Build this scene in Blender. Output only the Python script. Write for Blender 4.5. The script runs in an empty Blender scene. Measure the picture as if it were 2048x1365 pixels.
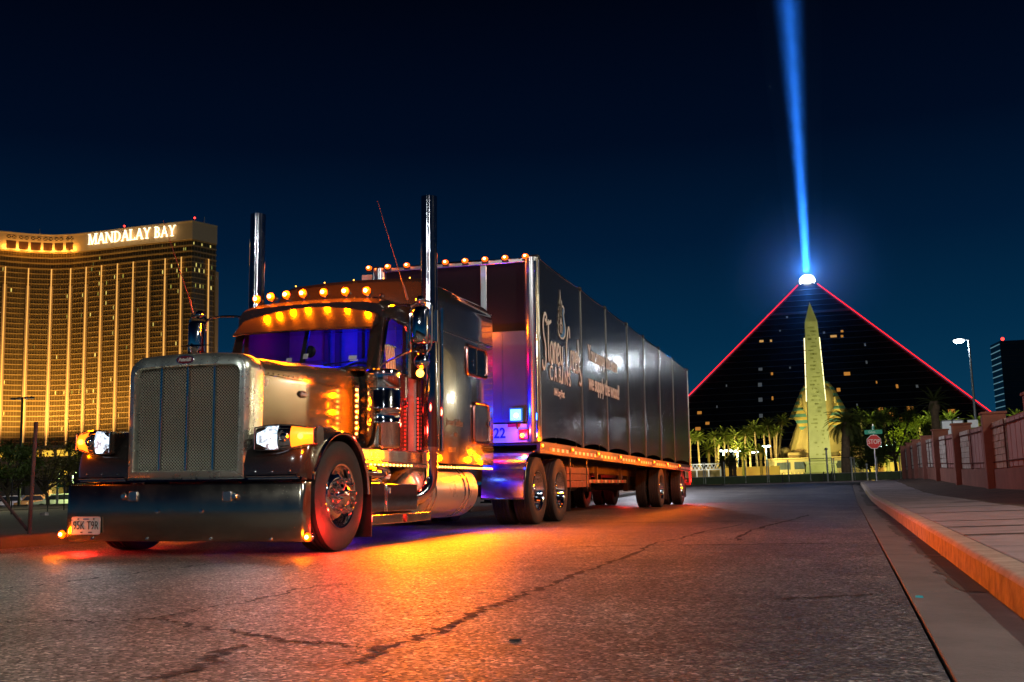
import bpy, math, random
from mathutils import Vector, Matrix

random.seed(7)
PI = math.pi
R = math.radians
scene = bpy.context.scene
COL = scene.collection

# ------------------------------------------------------------------ camera
F_PX = 2157.0
YAW, PITCH, ROLL = R(16.89), R(7.936), R(-1.6)
CAM_H = 0.5065
cam_data = bpy.data.cameras.new('camera')
cam_data.sensor_width = 36.0
cam_data.lens = F_PX / 2048 * 36
cam_data.clip_start = 0.05
cam_data.clip_end = 6000
cam = bpy.data.objects.new('camera', cam_data)
COL.objects.link(cam)
scene.camera = cam
_f = Vector((-math.sin(YAW) * math.cos(PITCH), math.cos(YAW) * math.cos(PITCH), math.sin(PITCH)))
_r = Vector((math.cos(YAW), math.sin(YAW), 0))
_u = _r.cross(_f)
CR = math.cos(ROLL) * _r + math.sin(ROLL) * _u
CU = -math.sin(ROLL) * _r + math.cos(ROLL) * _u
CF = _f
CAM = Vector((0, 0, CAM_H))
cam.matrix_world = Matrix(((CR.x, CU.x, -CF.x, CAM.x), (CR.y, CU.y, -CF.y, CAM.y), (CR.z, CU.z, -CF.z, CAM.z), (0, 0, 0, 1)))

def ray(u, v):
    return CF + CR * ((u - 1024) / F_PX) - CU * ((v - 682.5) / F_PX)
def at_depth(u, v, d):
    return CAM + ray(u, v) * d
def at_z(u, v, z):
    d = ray(u, v)
    return CAM + d * ((z - CAM_H) / d.z)
def at_y(u, v, y):
    d = ray(u, v)
    return CAM + d * (y / d.y)

# ------------------------------------------------------------------ world
world = bpy.data.worlds.new('World')
scene.world = world
world.use_nodes = True
wn, wl = world.node_tree.nodes, world.node_tree.links
wn.clear()
w_out = wn.new('ShaderNodeOutputWorld')
w_bg = wn.new('ShaderNodeBackground')
w_tc = wn.new('ShaderNodeTexCoord')
w_sep = wn.new('ShaderNodeSeparateXYZ')
w_ramp = wn.new('ShaderNodeValToRGB')
wl.new(w_tc.outputs['Generated'], w_sep.inputs[0])
wl.new(w_sep.outputs['Z'], w_ramp.inputs[0])
els = w_ramp.color_ramp.elements
SKY = [(0.0, (.0055, .047, .100)), (.06, (.0024, .038, .086)), (.13, (.0008, .0235, .062)), (.22, (.0004, .0102, .034)),
       (.31, (.0003, .0036, .0145)), (.45, (.0002, .0009, .0042)), (1.0, (.0002, .0007, .0035))]
els[0].position, els[0].color = SKY[0][0], SKY[0][1] + (1,)
els[1].position, els[1].color = SKY[-1][0], SKY[-1][1] + (1,)
for p, c in SKY[1:-1]:
    e = els.new(p); e.color = c + (1,)
wl.new(w_ramp.outputs[0], w_bg.inputs[0])
w_bg.inputs[1].default_value = 1.0
wl.new(w_bg.outputs[0], w_out.inputs[0])

# moonlight: the single, very weak sun lamp
sun_data = bpy.data.lights.new('moonlight', 'SUN')
sun_data.energy = 0.03
sun_data.angle = R(0.5)
sun_data.color = (.75, .85, 1)
sun = bpy.data.objects.new('moonlight', sun_data)
COL.objects.link(sun)
sun.rotation_euler = (R(48), 0, R(28))

vs = scene.view_settings
vs.view_transform = 'Standard'
vs.look = 'None'
vs.exposure = 0.0
vs.gamma = 1.0
vs.use_curve_mapping = False
scene.render.engine = 'CYCLES'
cy = scene.cycles
cy.use_denoising = True
try:
    cy.denoiser = 'OPENIMAGEDENOISE'
    cy.denoising_input_passes = 'RGB_ALBEDO_NORMAL'
except Exception:
    pass
cy.max_bounces = 7
cy.glossy_bounces = 5
cy.diffuse_bounces = 3
cy.transparent_max_bounces = 10
cy.sample_clamp_indirect = 6
cy.sample_clamp_direct = 0
cy.caustics_reflective = False
cy.caustics_refractive = False
cy.use_light_tree = True

# ------------------------------------------------------------------ materials
MATS = {}
def _mat(name):
    m = bpy.data.materials.new(name)
    m.use_nodes = True
    return m, m.node_tree.nodes, m.node_tree.links, m.node_tree.nodes['Principled BSDF']

def pm(name, base, rough=.5, metal=0., coat=0., var=0., vscale=6., bump=0., bscale=40., spec=.5, rvar=0., sheen=0.):
    """procedural paint / metal / stone with colour variation, roughness variation and fine relief"""
    if name in MATS: return MATS[name]
    m, n, l, b = _mat(name)
    b.inputs['Base Color'].default_value = tuple(base) + (1,)
    b.inputs['Roughness'].default_value = rough
    b.inputs['Metallic'].default_value = metal
    b.inputs['Coat Weight'].default_value = coat
    b.inputs['Coat Roughness'].default_value = .06
    b.inputs['Specular IOR Level'].default_value = spec
    tc = n.new('ShaderNodeTexCoord')
    if var or rvar:
        t = n.new('ShaderNodeTexNoise'); t.inputs['Scale'].default_value = vscale; t.inputs['Detail'].default_value = 6; t.inputs['Roughness'].default_value = .65
        l.new(tc.outputs['Object'], t.inputs['Vector'])
        if var:
            cr = n.new('ShaderNodeValToRGB')
            cr.color_ramp.elements[0].position = .3; cr.color_ramp.elements[1].position = .7
            cr.color_ramp.elements[0].color = tuple(c * (1 - var) for c in base) + (1,)
            cr.color_ramp.elements[1].color = tuple(min(1, c * (1 + var)) for c in base) + (1,)
            l.new(t.outputs['Fac'], cr.inputs[0]); l.new(cr.outputs[0], b.inputs['Base Color'])
        if rvar:
            mr = n.new('ShaderNodeMapRange'); mr.inputs[1].default_value = .3; mr.inputs[2].default_value = .7
            mr.inputs[3].default_value = max(0, rough - rvar); mr.inputs[4].default_value = rough + rvar
            l.new(t.outputs['Fac'], mr.inputs[0]); l.new(mr.outputs[0], b.inputs['Roughness'])
    if bump:
        t2 = n.new('ShaderNodeTexNoise'); t2.inputs['Scale'].default_value = bscale; t2.inputs['Detail'].default_value = 4
        l.new(tc.outputs['Object'], t2.inputs['Vector'])
        bp = n.new('ShaderNodeBump'); bp.inputs['Strength'].default_value = bump; bp.inputs['Distance'].default_value = .02
        l.new(t2.outputs['Fac'], bp.inputs['Height']); l.new(bp.outputs[0], b.inputs['Normal'])
    MATS[name] = m
    return m

def em(name, col, strength, sample=False):
    """something that gives off light: lamp lenses, light-emitting strips, lit windows"""
    if name in MATS: return MATS[name]
    m, n, l, b = _mat(name)
    b.inputs['Base Color'].default_value = tuple(min(.8, c) for c in col) + (1,)
    b.inputs['Roughness'].default_value = .3
    b.inputs['Emission Color'].default_value = tuple(col) + (1,)
    b.inputs['Emission Strength'].default_value = strength
    m.cycles.emission_sampling = 'AUTO' if sample else 'NONE'
    MATS[name] = m
    return m

def glass(name, tint, rough=.03, alpha=.25, spec=.6):
    if name in MATS: return MATS[name]
    m, n, l, b = _mat(name)
    b.inputs['Base Color'].default_value = tuple(tint) + (1,)
    b.inputs['Roughness'].default_value = rough
    b.inputs['Alpha'].default_value = alpha
    b.inputs['Specular IOR Level'].default_value = spec
    MATS[name] = m
    return m

# ------------------------------------------------------------------ mesh builder
class MB:
    def __init__(s):
        s.v = []; s.f = []
    def poly(s, pts):
        i = len(s.v); s.v += [tuple(p) for p in pts]; s.f.append(tuple(range(i, i + len(pts)))); return s
    def box(s, x0, x1, y0, y1, z0, z1):
        i = len(s.v)
        s.v += [(x0, y0, z0), (x1, y0, z0), (x1, y1, z0), (x0, y1, z0), (x0, y0, z1), (x1, y0, z1), (x1, y1, z1), (x0, y1, z1)]
        s.f += [(i, i+3, i+2, i+1), (i+4, i+5, i+6, i+7), (i, i+1, i+5, i+4), (i+1, i+2, i+6, i+5), (i+2, i+3, i+7, i+6), (i+3, i, i+4, i+7)]
        return s
    def loft(s, rings, closed=True, caps=True):
        k = len(rings[0]); b = len(s.v)
        for r in rings: s.v += [tuple(p) for p in r]
        for a in range(len(rings) - 1):
            for j in range(k if closed else k - 1):
                j2 = (j + 1) % k
                s.f.append((b + a*k + j, b + a*k + j2, b + (a+1)*k + j2, b + (a+1)*k + j))
        if caps and closed:
            s.f.append(tuple(b + j for j in reversed(range(k))))
            s.f.append(tuple(b + (len(rings)-1)*k + j for j in range(k)))
        return s
    def tube(s, pts, r, n=8, caps=True):
        pts = [Vector(p) for p in pts]
        rings = []; prev = None
        for i, p in enumerate(pts):
            t = (pts[min(i+1, len(pts)-1)] - pts[max(i-1, 0)]).normalized()
            if prev is None:
                a = Vector((0, 0, 1)) if abs(t.z) < .9 else Vector((1, 0, 0))
                nx = t.cross(a).normalized()
            else:
                nx = (prev - t * prev.dot(t)).normalized()
            prev = nx; ny = t.cross(nx)
            rr = r[i] if isinstance(r, (list, tuple)) else r
            rings.append([p + nx * (rr * math.cos(2*PI*j/n)) + ny * (rr * math.sin(2*PI*j/n)) for j in range(n)])
        return s.loft(rings, True, caps)
    def lathe(s, prof, o=(0, 0, 0), axis='z', n=32, caps=False):
        rings = []
        for r, h in prof:
            ring = []
            for j in range(n):
                a = 2*PI*j/n; c, q = r*math.cos(a), r*math.sin(a)
                ring.append({'z': (o[0]+c, o[1]+q, o[2]+h), 'x': (o[0]+h, o[1]+c, o[2]+q), 'y': (o[0]+q, o[1]+h, o[2]+c)}[axis])
            rings.append(ring)
        return s.loft(rings, True, caps)
    def disc(s, c, r, axis='y', n=20, h=.01):
        return s.lathe([(r, 0), (r, h)], c, axis, n, True)
    def sphere(s, c, r, nu=14, nv=8):
        if not isinstance(r, (tuple, list)): r = (r, r, r)
        rings = []
        for i in range(nv + 1):
            t = PI * (i + .02 * (i == 0) - .02 * (i == nv)) / nv
            rings.append([(c[0] + r[0]*math.sin(t)*math.cos(2*PI*j/nu), c[1] + r[1]*math.sin(t)*math.sin(2*PI*j/nu), c[2] - r[2]*math.cos(t)) for j in range(nu)])
        return s.loft(rings, True, True)
    def prism(s, pts, f, d0, d1):
        """2-D outline pts mapped by f(a, b, depth)"""
        return s.loft([[f(a, b, d0) for a, b in pts], [f(a, b, d1) for a, b in pts]], True, True)
    def add(s, o, M=None):
        i = len(s.v)
        s.v += [tuple(M @ Vector(p)) if M else p for p in o.v]
        s.f += [tuple(i + k for k in f) for f in o.f]
        return s
    def mesh(s, name, mat, angle=35):
        me = bpy.data.meshes.new(name)
        me.from_pydata(s.v, [], s.f)
        me.validate()
        if mat: me.materials.append(mat)
        if angle:
            me.shade_smooth()
            me.set_sharp_from_angle(angle=R(angle))
        return me
    def build(s, name, mat, parent=None, angle=35, bevel=0, loc=None, fix=True):
        me = s.mesh(name, mat, angle)
        if fix:
            import bmesh
            bm = bmesh.new(); bm.from_mesh(me); bmesh.ops.recalc_face_normals(bm, faces=bm.faces); bm.to_mesh(me); bm.free()
        o = bpy.data.objects.new(name, me)
        COL.objects.link(o)
        if parent: o.parent = parent
        if loc: o.location = loc
        if bevel:
            md = o.modifiers.new('bevel', 'BEVEL'); md.width = bevel; md.segments = 2; md.limit_method = 'ANGLE'; md.angle_limit = R(40)
        return o

def tag(o, label=None, cat=None, group=None, kind=None):
    if label: o['label'] = label
    if cat: o['category'] = cat
    if group: o['group'] = group
    if kind: o['kind'] = kind
    return o
def empty(name, loc=(0, 0, 0), rot=(0, 0, 0), label=None, cat=None, group=None, parent=None):
    o = bpy.data.objects.new(name, None)
    COL.objects.link(o)
    o.location = loc; o.rotation_euler = rot; o.empty_display_size = .3
    if parent: o.parent = parent
    return tag(o, label, cat, group)
def copy_tree(o, parent=None):
    c = o.copy(); COL.objects.link(c)
    if parent: c.parent = parent
    for ch in list(o.children): copy_tree(ch, c)
    return c
def lamp(name, kind, loc, energy, col, parent=None, size=.05, target=None, angle=None, blend=.3, sx=None, sy=None, spread=None):
    d = bpy.data.lights.new(name, kind)
    d.energy = energy; d.color = col
    if kind == 'AREA':
        d.shape = 'RECTANGLE' if sy else 'DISK'
        d.size = sx or size
        if sy: d.size_y = sy
        if spread: d.spread = spread
    else:
        d.shadow_soft_size = size
    if kind == 'SPOT':
        d.spot_size = angle; d.spot_blend = blend
    o = bpy.data.objects.new(name, d)
    COL.objects.link(o); o.location = loc
    if parent: o.parent = parent
    if target is not None:
        o.rotation_euler = (Vector(target) - Vector(loc)).to_track_quat('-Z', 'Y').to_euler()
    return o
def fixture(parent, loc, s=.35):
    m = MB(); m.lathe([(s * .5, -s * 1.6), (s * .5, -s * 1.1), (s, -s * .6), (s * .9, -s * .5)], loc, 'z', 10, True)
    return m.build('floodlight', pm('floodlight housing', (.05, .05, .05), .5), parent, 30)
def smooth_path(pts, k=6):
    """Catmull-Rom through the points"""
    out = []
    P = [Vector(p) for p in pts]
    for i in range(len(P) - 1):
        a = P[max(i-1, 0)]; b = P[i]; c = P[i+1]; d = P[min(i+2, len(P)-1)]
        for j in range(k):
            t = j / k
            out.append(.5 * ((2*b) + (c - a)*t + (2*a - 5*b + 4*c - d)*t*t + (3*b - a - 3*c + d)*t**3))
    out.append(P[-1])
    return out
def text_mb(body, size=1., extrude=.004, shear=0., offset=0., sx=1., align='CENTER', space=1.):
    cu = bpy.data.curves.new('t', 'FONT')
    cu.body = body; cu.size = size; cu.extrude = extrude; cu.shear = shear; cu.offset = offset
    cu.align_x = align; cu.align_y = 'CENTER'; cu.space_character = space; cu.resolution_u = 3
    o = bpy.data.objects.new('t', cu); COL.objects.link(o)
    bpy.context.view_layer.update()
    me = bpy.data.meshes.new_from_object(o.evaluated_get(bpy.context.evaluated_depsgraph_get()))
    m = MB(); m.v = [(v.co.x * sx, v.co.y, v.co.z) for v in me.vertices]; m.f = [tuple(p.vertices) for p in me.polygons]
    bpy.data.objects.remove(o); bpy.data.curves.remove(cu); bpy.data.meshes.remove(me)
    return m
def frame_mat(o, right, up):
    r, u = Vector(right).normalized(), Vector(up).normalized(); n = r.cross(u)
    return Matrix(((r.x, u.x, n.x, o[0]), (r.y, u.y, n.y, o[1]), (r.z, u.z, n.z, o[2]), (0, 0, 0, 1)))
def ribbon(paths, w, h):
    """brush strokes in the xy plane, w wide, h thick"""
    m = MB()
    for p in paths:
        q = smooth_path([(a, b, 0) for a, b in p], 5)
        L, Rr = [], []
        for i, c in enumerate(q):
            t = (q[min(i+1, len(q)-1)] - q[max(i-1, 0)]).normalized(); nn = Vector((-t.y, t.x, 0))
            ww = w * (.75 + .25 * math.sin(PI * i / (len(q)-1)))
            L.append(c + nn * ww / 2); Rr.append(c - nn * ww / 2)
        rings = [[L[i], Rr[i], Rr[i] + Vector((0, 0, h)), L[i] + Vector((0, 0, h))] for i in range(len(q))]
        m.loft(rings, True, True)
    return m
# ------------------------------------------------------------------ terrain functions
SLOPE, XD = .0165, -4.5145
ROAD_L, ASPH_R, CURB_R, WALK_R = -8.35, .25, .68, 2.35
def rise(y):
    t = max(0, min(1, (y - 32) / 32)); return .44 * (3*t*t - 2*t**3)
def road_z(x, y):
    return -SLOPE * (max(-9.5, min(CURB_R, x)) - XD) + rise(y)
CURB_TOP = .155
def walk_z(x, y):
    return road_z(CURB_R, y) + CURB_TOP + .012 * (x - CURB_R)
def land_z(x, y):
    if x > 0:
        return walk_z(WALK_R, y) - .02 + min(.22, max(0, .085 * (x - WALK_R)))
    return road_z(ROAD_L, y) + .11 + max(-.14, .02 * (x - ROAD_L))

def sheet(name, xs, ys, zf, mat, parent=None, kind='structure', angle=60):
    m = MB()
    m.v = [(x, y, zf(x, y)) for y in ys for x in xs]
    k = len(xs)
    m.f = [(j*k+i, j*k+i+1, (j+1)*k+i+1, (j+1)*k+i) for j in range(len(ys)-1) for i in range(k-1)]
    o = m.build(name, mat, parent, angle, fix=False)
    if kind and not parent: o['kind'] = kind
    return o

# ------------------------------------------------------------------ ground materials
def asphalt_material():
    m, n, l, b = _mat('asphalt')
    tc = n.new('ShaderNodeTexCoord')
    def noise(scale, det=4, rough=.6, mp=None):
        t = n.new('ShaderNodeTexNoise'); t.inputs['Scale'].default_value = scale; t.inputs['Detail'].default_value = det; t.inputs['Roughness'].default_value = rough
        if mp:
            q = n.new('ShaderNodeMapping'); q.inputs['Scale'].default_value = mp; l.new(tc.outputs['Object'], q.inputs[0]); l.new(q.outputs[0], t.inputs['Vector'])
        else:
            l.new(tc.outputs['Object'], t.inputs['Vector'])
        return t
    def ramp(src, stops):
        r = n.new('ShaderNodeValToRGB'); e = r.color_ramp.elements
        e[0].position, e[0].color = stops[0][0], stops[0][1] + (1,); e[1].position, e[1].color = stops[-1][0], stops[-1][1] + (1,)
        for p, c in stops[1:-1]:
            q = e.new(p); q.color = c + (1,)
        l.new(src, r.inputs[0]); return r
    def mul(a, c, f):
        x = n.new('ShaderNodeMix'); x.data_type = 'RGBA'; x.blend_type = 'MULTIPLY'; x.inputs[0].default_value = f
        l.new(a, x.inputs[6]); l.new(c, x.inputs[7]); return x.outputs[2]
    g = lambda v: (v, v * .97, v * .94)
    # single chips of aggregate, each with its own shade
    vor = n.new('ShaderNodeTexVoronoi'); vor.inputs['Scale'].default_value = 72; l.new(tc.outputs['Object'], vor.inputs['Vector'])
    vor2 = n.new('ShaderNodeTexVoronoi'); vor2.inputs['Scale'].default_value = 95; l.new(tc.outputs['Object'], vor2.inputs['Vector'])
    s1 = n.new('ShaderNodeSeparateColor'); l.new(vor.outputs['Color'], s1.inputs[0])
    s2 = n.new('ShaderNodeSeparateColor'); l.new(vor2.outputs['Color'], s2.inputs[0])
    chips = ramp(s1.outputs[0], [(0, g(.04)), (.45, g(.085)), (.72, g(.16)), (.88, g(.32)), (1, g(.58))])
    small = ramp(s2.outputs[0], [(0, g(.45)), (.6, g(.9)), (1, g(1.7))])
    clump = ramp(noise(5.5, 8, .8).outputs['Fac'], [(.30, g(.28)), (.5, g(.85)), (.70, g(1.75))])
    big = noise(.55, 5, .6)
    bigc = ramp(big.outputs['Fac'], [(.34, g(.42)), (.66, g(1.15))])
    patch = ramp(noise(.42, 4, .55, (1, .2, 1)).outputs['Fac'], [(.40, g(.30)), (.60, g(1.05))])
    c = mul(chips.outputs[0], small.outputs[0], .8)
    c = mul(c, clump.outputs[0], .9)
    c = mul(c, bigc.outputs[0], .8)
    c = mul(c, patch.outputs[0], .75)
    l.new(c, b.inputs['Base Color'])
    mr = n.new('ShaderNodeMapRange'); mr.inputs[3].default_value = .42; mr.inputs[4].default_value = .75
    l.new(s1.outputs[1], mr.inputs[0]); l.new(mr.outputs[0], b.inputs['Roughness'])
    ad = n.new('ShaderNodeMath'); ad.operation = 'MULTIPLY_ADD'; ad.inputs[1].default_value = -1.0
    l.new(vor.outputs['Distance'], ad.inputs[0]); l.new(s1.outputs[0], ad.inputs[2])
    bp = n.new('ShaderNodeBump'); bp.inputs['Strength'].default_value = .7; bp.inputs['Distance'].default_value = .006
    l.new(ad.outputs[0], bp.inputs['Height']); l.new(bp.outputs[0], b.inputs['Normal'])
    return m
M_ASPH = asphalt_material()
M_TAR = pm('tar seam', (.010, .010, .011), .8, var=.4, vscale=30, bump=.6, bscale=60)
M_CONC = pm('sidewalk concrete', (.27, .225, .235), .8, var=.28, vscale=2.2, bump=.25, bscale=90)
M_GUT = pm('gutter concrete', (.12, .10, .095), .75, var=.3, vscale=2.5, bump=.3, bscale=70)
M_DIRT_SHADE = pm('dirt and painted shade', (.045, .036, .03), .8, var=.4, vscale=3, bump=.3, bscale=60)  # dirt in joints; also colours the painted shade bands on the walk
M_CURB = pm('kerb concrete', (.33, .27, .22), .8, var=.35, vscale=5, bump=.35, bscale=50)
M_KPAINT = pm('worn ochre kerb paint', (.24, .17, .05), .75, var=.6, vscale=7, bump=.3, bscale=40)
M_DIRT = pm('desert dirt', (.105, .066, .045), .95, var=.45, vscale=1.6, bump=.8, bscale=14)
M_LINE = pm('road paint', (.7, .7, .68), .6, var=.2)

# ------------------------------------------------------------------ ground, road, kerbs
def ground_z(x, y):
    if ROAD_L - .3 < x < WALK_R - .05 and -40 < y < 87: return road_z(x, y) - .35
    return land_z(x, y) - (.02 if y < 70 else 0)
xs = [-3000, -900, -400, -200, -120, -80, -50, -30, -22, -16, -13, -11, -10, -9.2, ROAD_L - .25, ROAD_L - .2, -4, 0, WALK_R - .1, WALK_R - .03, 3, 4, 5, 6, 9, 14, 30, 80, 200, 500, 1200, 3000]
ys = [-3000, -500, -120, -60, -42, -40, -20, 0, 10, 20, 26, 32, 36, 40, 44, 48, 52, 56, 60, 64, 70, 80, 86, 88, 110, 160, 260, 400, 700, 1500, 3000]
sheet('ground', xs, ys, ground_z, M_DIRT)

yy = [-40, -20, -10, 0, 4, 8, 12, 16, 20, 24, 28, 32, 35, 38, 41, 44, 47, 50, 53, 56, 59, 62, 66, 67]
road = sheet('road', [ROAD_L - .2, -7, -5, -3, -1.5, ASPH_R], yy, road_z, M_ASPH)
cross = sheet('cross_street', [-260, -120, -60, -30, -10, 0, 10, 40, 90], [65.5, 70, 76, 85.6], lambda x, y: (lambda t: (road_z(x, 70) + .004) * (1 - t) + .49 * t)(min(1, (y - 65.5) / 12)), M_ASPH)

def slab(name, x0, x1, y0, y1, zf, t, mat, parent, bev=.008):
    m = MB()
    z = [zf(x0, y0), zf(x1, y0), zf(x1, y1), zf(x0, y1)]
    c = [(x0, y0), (x1, y0), (x1, y1), (x0, y1)]
    m.v = [(c[i][0], c[i][1], z[i] - t) for i in range(4)] + [(c[i][0], c[i][1], z[i]) for i in range(4)]
    m.f = [(0, 3, 2, 1), (4, 5, 6, 7), (0, 1, 5, 4), (1, 2, 6, 5), (2, 3, 7, 6), (3, 0, 4, 7)]
    return m.build(name, mat, parent, 0, bev)

gutter = sheet('gutter', [ASPH_R - .02, CURB_R + .02], yy[:-2], lambda x, y: road_z(x, y) - .03, M_DIRT_SHADE)
rg = random.Random(3)
y = -6.0
while y < 62:
    d = 3.05
    slab('gutter_slab', ASPH_R + .015, CURB_R, y + .006, y + d - .006, lambda x, q: road_z(x, q) + .006 - .022 * (x - ASPH_R), .05, M_GUT, gutter, .006)
    # dark strip along the kerb side of the pan, with a ragged edge
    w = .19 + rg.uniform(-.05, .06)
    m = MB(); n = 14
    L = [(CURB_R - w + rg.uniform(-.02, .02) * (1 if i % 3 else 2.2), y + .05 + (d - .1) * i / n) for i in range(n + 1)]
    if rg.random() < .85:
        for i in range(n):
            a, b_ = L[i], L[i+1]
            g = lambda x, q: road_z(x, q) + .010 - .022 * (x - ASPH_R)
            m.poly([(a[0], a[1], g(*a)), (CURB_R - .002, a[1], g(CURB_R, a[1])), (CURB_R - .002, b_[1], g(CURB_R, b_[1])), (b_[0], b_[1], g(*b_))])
        m.build('gutter_band', M_DIRT_SHADE, gutter, 0, fix=False)
    y += d

kerb = sheet('kerb', [CURB_R + .03, CURB_R + .13], yy[:-2], lambda x, y: walk_z(x, y) - .06, M_CURB)
def kerb_piece(x0, x1, y0, y1, zf, h, parent, side=1):
    m = MB()
    rings = []
    for q in (y0, y1):
        z = zf(x0 if side > 0 else x1, q)
        pr = [(x0, z - .12), (x0 + .012, z + h - .03), (x0 + .028, z + h - .006), (x0 + .05, z + h), (x1, z + h + .002), (x1, z - .12)]
        if side < 0: pr = [(x0 + x1 - a, b) for a, b in pr]
        rings.append([(a, q, b) for a, b in pr])
    m.loft(rings)
    k_ = m.build('kerb_stone', M_CURB, parent, 50)
    if side > 0 and y0 < 45:
        m = MB(); m.poly([(x0 - .003, y0, zf(x0, y0) - .01), (x0 - .003, y1, zf(x0, y1) - .01), (x0 + .009, y1, zf(x0, y1) + h - .03), (x0 + .009, y0, zf(x0, y0) + h - .03)]); m.build('kerb_paint', M_KPAINT, k_, 0, fix=False)
    return k_
y = -6.0
while y < 60:
    kerb_piece(CURB_R, CURB_R + .155, y + .004, y + 2.996, road_z, CURB_TOP, kerb)
    y += 3.0
walk = sheet('sidewalk', [CURB_R + .16, WALK_R - .01], yy[:-2], lambda x, y: walk_z(x, y) - .03, M_DIRT_SHADE)
y = -6.0; k = 0
while y < 60:
    d = 1.52
    xr = WALK_R + (rg.uniform(-.03, .03))
    slab('sidewalk_slab', CURB_R + .165, xr, y + .014, y + d - .014, lambda x, q: walk_z(x, q), .06, M_CONC, walk, .012)
    if k % 2 == 0 or k % 5 == 1:  # dark bands over the joints: shadow bars painted in as colour
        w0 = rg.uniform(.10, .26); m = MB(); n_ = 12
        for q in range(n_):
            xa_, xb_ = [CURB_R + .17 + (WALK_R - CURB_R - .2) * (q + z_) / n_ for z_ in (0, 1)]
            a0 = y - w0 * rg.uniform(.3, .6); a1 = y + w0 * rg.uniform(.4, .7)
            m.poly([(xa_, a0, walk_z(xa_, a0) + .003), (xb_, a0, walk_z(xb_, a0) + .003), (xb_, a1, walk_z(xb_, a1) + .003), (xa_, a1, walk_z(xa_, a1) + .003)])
        m.build('joint_shade', M_DIRT_SHADE, walk, 0, fix=False)
    y += d; k += 1
# the far corner, where the pavement swings round to the cross street
corner = MB()
pts = [(CURB_R + .1, 60), (1.0, 63), (2.0, 65), (4, 65.3), (40, 65.3), (40, 67.2 - 4.5), (6, 62.4), (3.4, 61.6), (WALK_R, 60)]
corner.prism(pts, lambda a, b, d: (a, b, d + walk_z(CURB_R, b)), -.2, .004)
corner.build('corner_pavement', M_CONC, None, 0)['kind'] = 'structure'
# left kerb and the edge of the vacant lot
lk = sheet('left_kerb', [ROAD_L - .18, ROAD_L - .03], yy[:-2], lambda x, y: road_z(x, y) + .05, M_CURB)
y = 2.0
while y < 60:
    kerb_piece(ROAD_L - .17, ROAD_L, y + .004, y + 2.996, road_z, .13, lk, -1).data.materials[0] = M_DIRT_SHADE
    y += 3.0
# far kerb and pavement beyond the cross street
fk = MB(); fk.box(-260, 90, 85.6, 88.6, .2, .585)
fk.build('far_pavement', M_CONC, None, 0)['kind'] = 'structure'

# tar-filled cracks in the asphalt
def crack(pts, w, parent=road):
    q = []
    for u, v in pts:
        d = ray(u, v); t = (-SLOPE * 0 + SLOPE * XD - CAM_H) / (d.z + SLOPE * d.x)
        q.append(CAM + d * t)
    q = smooth_path(q, 14)
    rr = random.Random(int(pts[0][0]) + 5)
    m = MB(); rings = []
    off = 0
    for i, p in enumerate(q):
        t = (q[min(i+1, len(q)-1)] - q[max(i-1, 0)]); t.z = 0; t.normalize(); nn = Vector((-t.y, t.x, 0))
        off = off * .5 + rr.uniform(-.035, .035)
        ww = w * rr.uniform(.3, 1.5) * (.35 + .65 * min(1, min(i, len(q)-1-i) / 4))
        a = p + nn * (off + ww/2); b_ = p + nn * (off - ww/2)
        a.z = road_z(a.x, a.y) + .003; b_.z = road_z(b_.x, b_.y) + .003
        rings.append([a, b_])
    m.loft(rings, False)
    m.build('crack', M_TAR, parent, 0, fix=False)
crack([(690, 1330), (760, 1300), (835, 1277), (905, 1250), (960, 1223), (1010, 1205), (1060, 1185), (1140, 1155), (1220, 1125), (1300, 1092), (1385, 1070), (1500, 1045)], 0.042)
crack([(0, 1246), (120, 1243), (220, 1243), (320, 1238), (400, 1255), (500, 1270), (600, 1285), (690, 1292), (770, 1297)], 0.028)
crack([(320, 1238), (400, 1218), (500, 1203), (600, 1180), (700, 1168)], 0.028)
crack([(470, 1290), (440, 1315), (400, 1335), (300, 1360)], 0.046)
crack([(0, 1180), (130, 1165), (300, 1143), (420, 1128)], 0.028)
crack([(1130, 1095), (1300, 1092), (1450, 1090), (1600, 1088), (1735, 1087)], 0.065)
crack([(1240, 1046), (1400, 1045), (1560, 1044), (1716, 1044)], 0.112)
crack([(1470, 1082), (1500, 1063), (1560, 1046), (1620, 1030)], 0.056)
crack([(1560, 1200), (1640, 1195), (1760, 1190)], 0.046)
# litter
def litter(u, v, z0, sx, sy, sz, col, label, name='litter'):
    p = at_z(u, v, z0)
    p.z = {'walk': land_z(p.x, p.y), 'road': road_z(p.x, p.y)}['walk' if p.x > WALK_R else 'road']
    m = MB()
    a = [(-sx, -sy, 0), (sx * .9, -sy * 1.1, 0), (sx, sy, 0), (-sx * .8, sy, 0)]
    m.loft([a, [(x * .9 + .1 * sz, y_ * .85, sz * (1 + .3 * (i % 2))) for i, (x, y_, _) in enumerate(a)]])
    o = m.build(name, pm(name + str(u), col, .5, var=.3), None, 0, .003, loc=p)
    return tag(o, label, 'litter')
litter(1838, 1197, -.08, .022, .03, .01, (.01, .3, .36), 'crumpled teal wrapper lying in the gutter', 'wrapper')
litter(2025, 1012, .11, .1, .08, .13, (.25, .12, .09), 'small crushed cardboard drinks carton on dirt by the wall', 'carton')
litter(1030, 1280, -.05, .022, .016, .008, (.01, .01, .012), 'flattened black bottle cap on the asphalt', 'bottle_cap')
litter(88, 1031, .1, .14, .1, .1, (.4, .36, .33), 'pale plastic scrap on the dirt lot', 'plastic_scrap')
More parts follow.
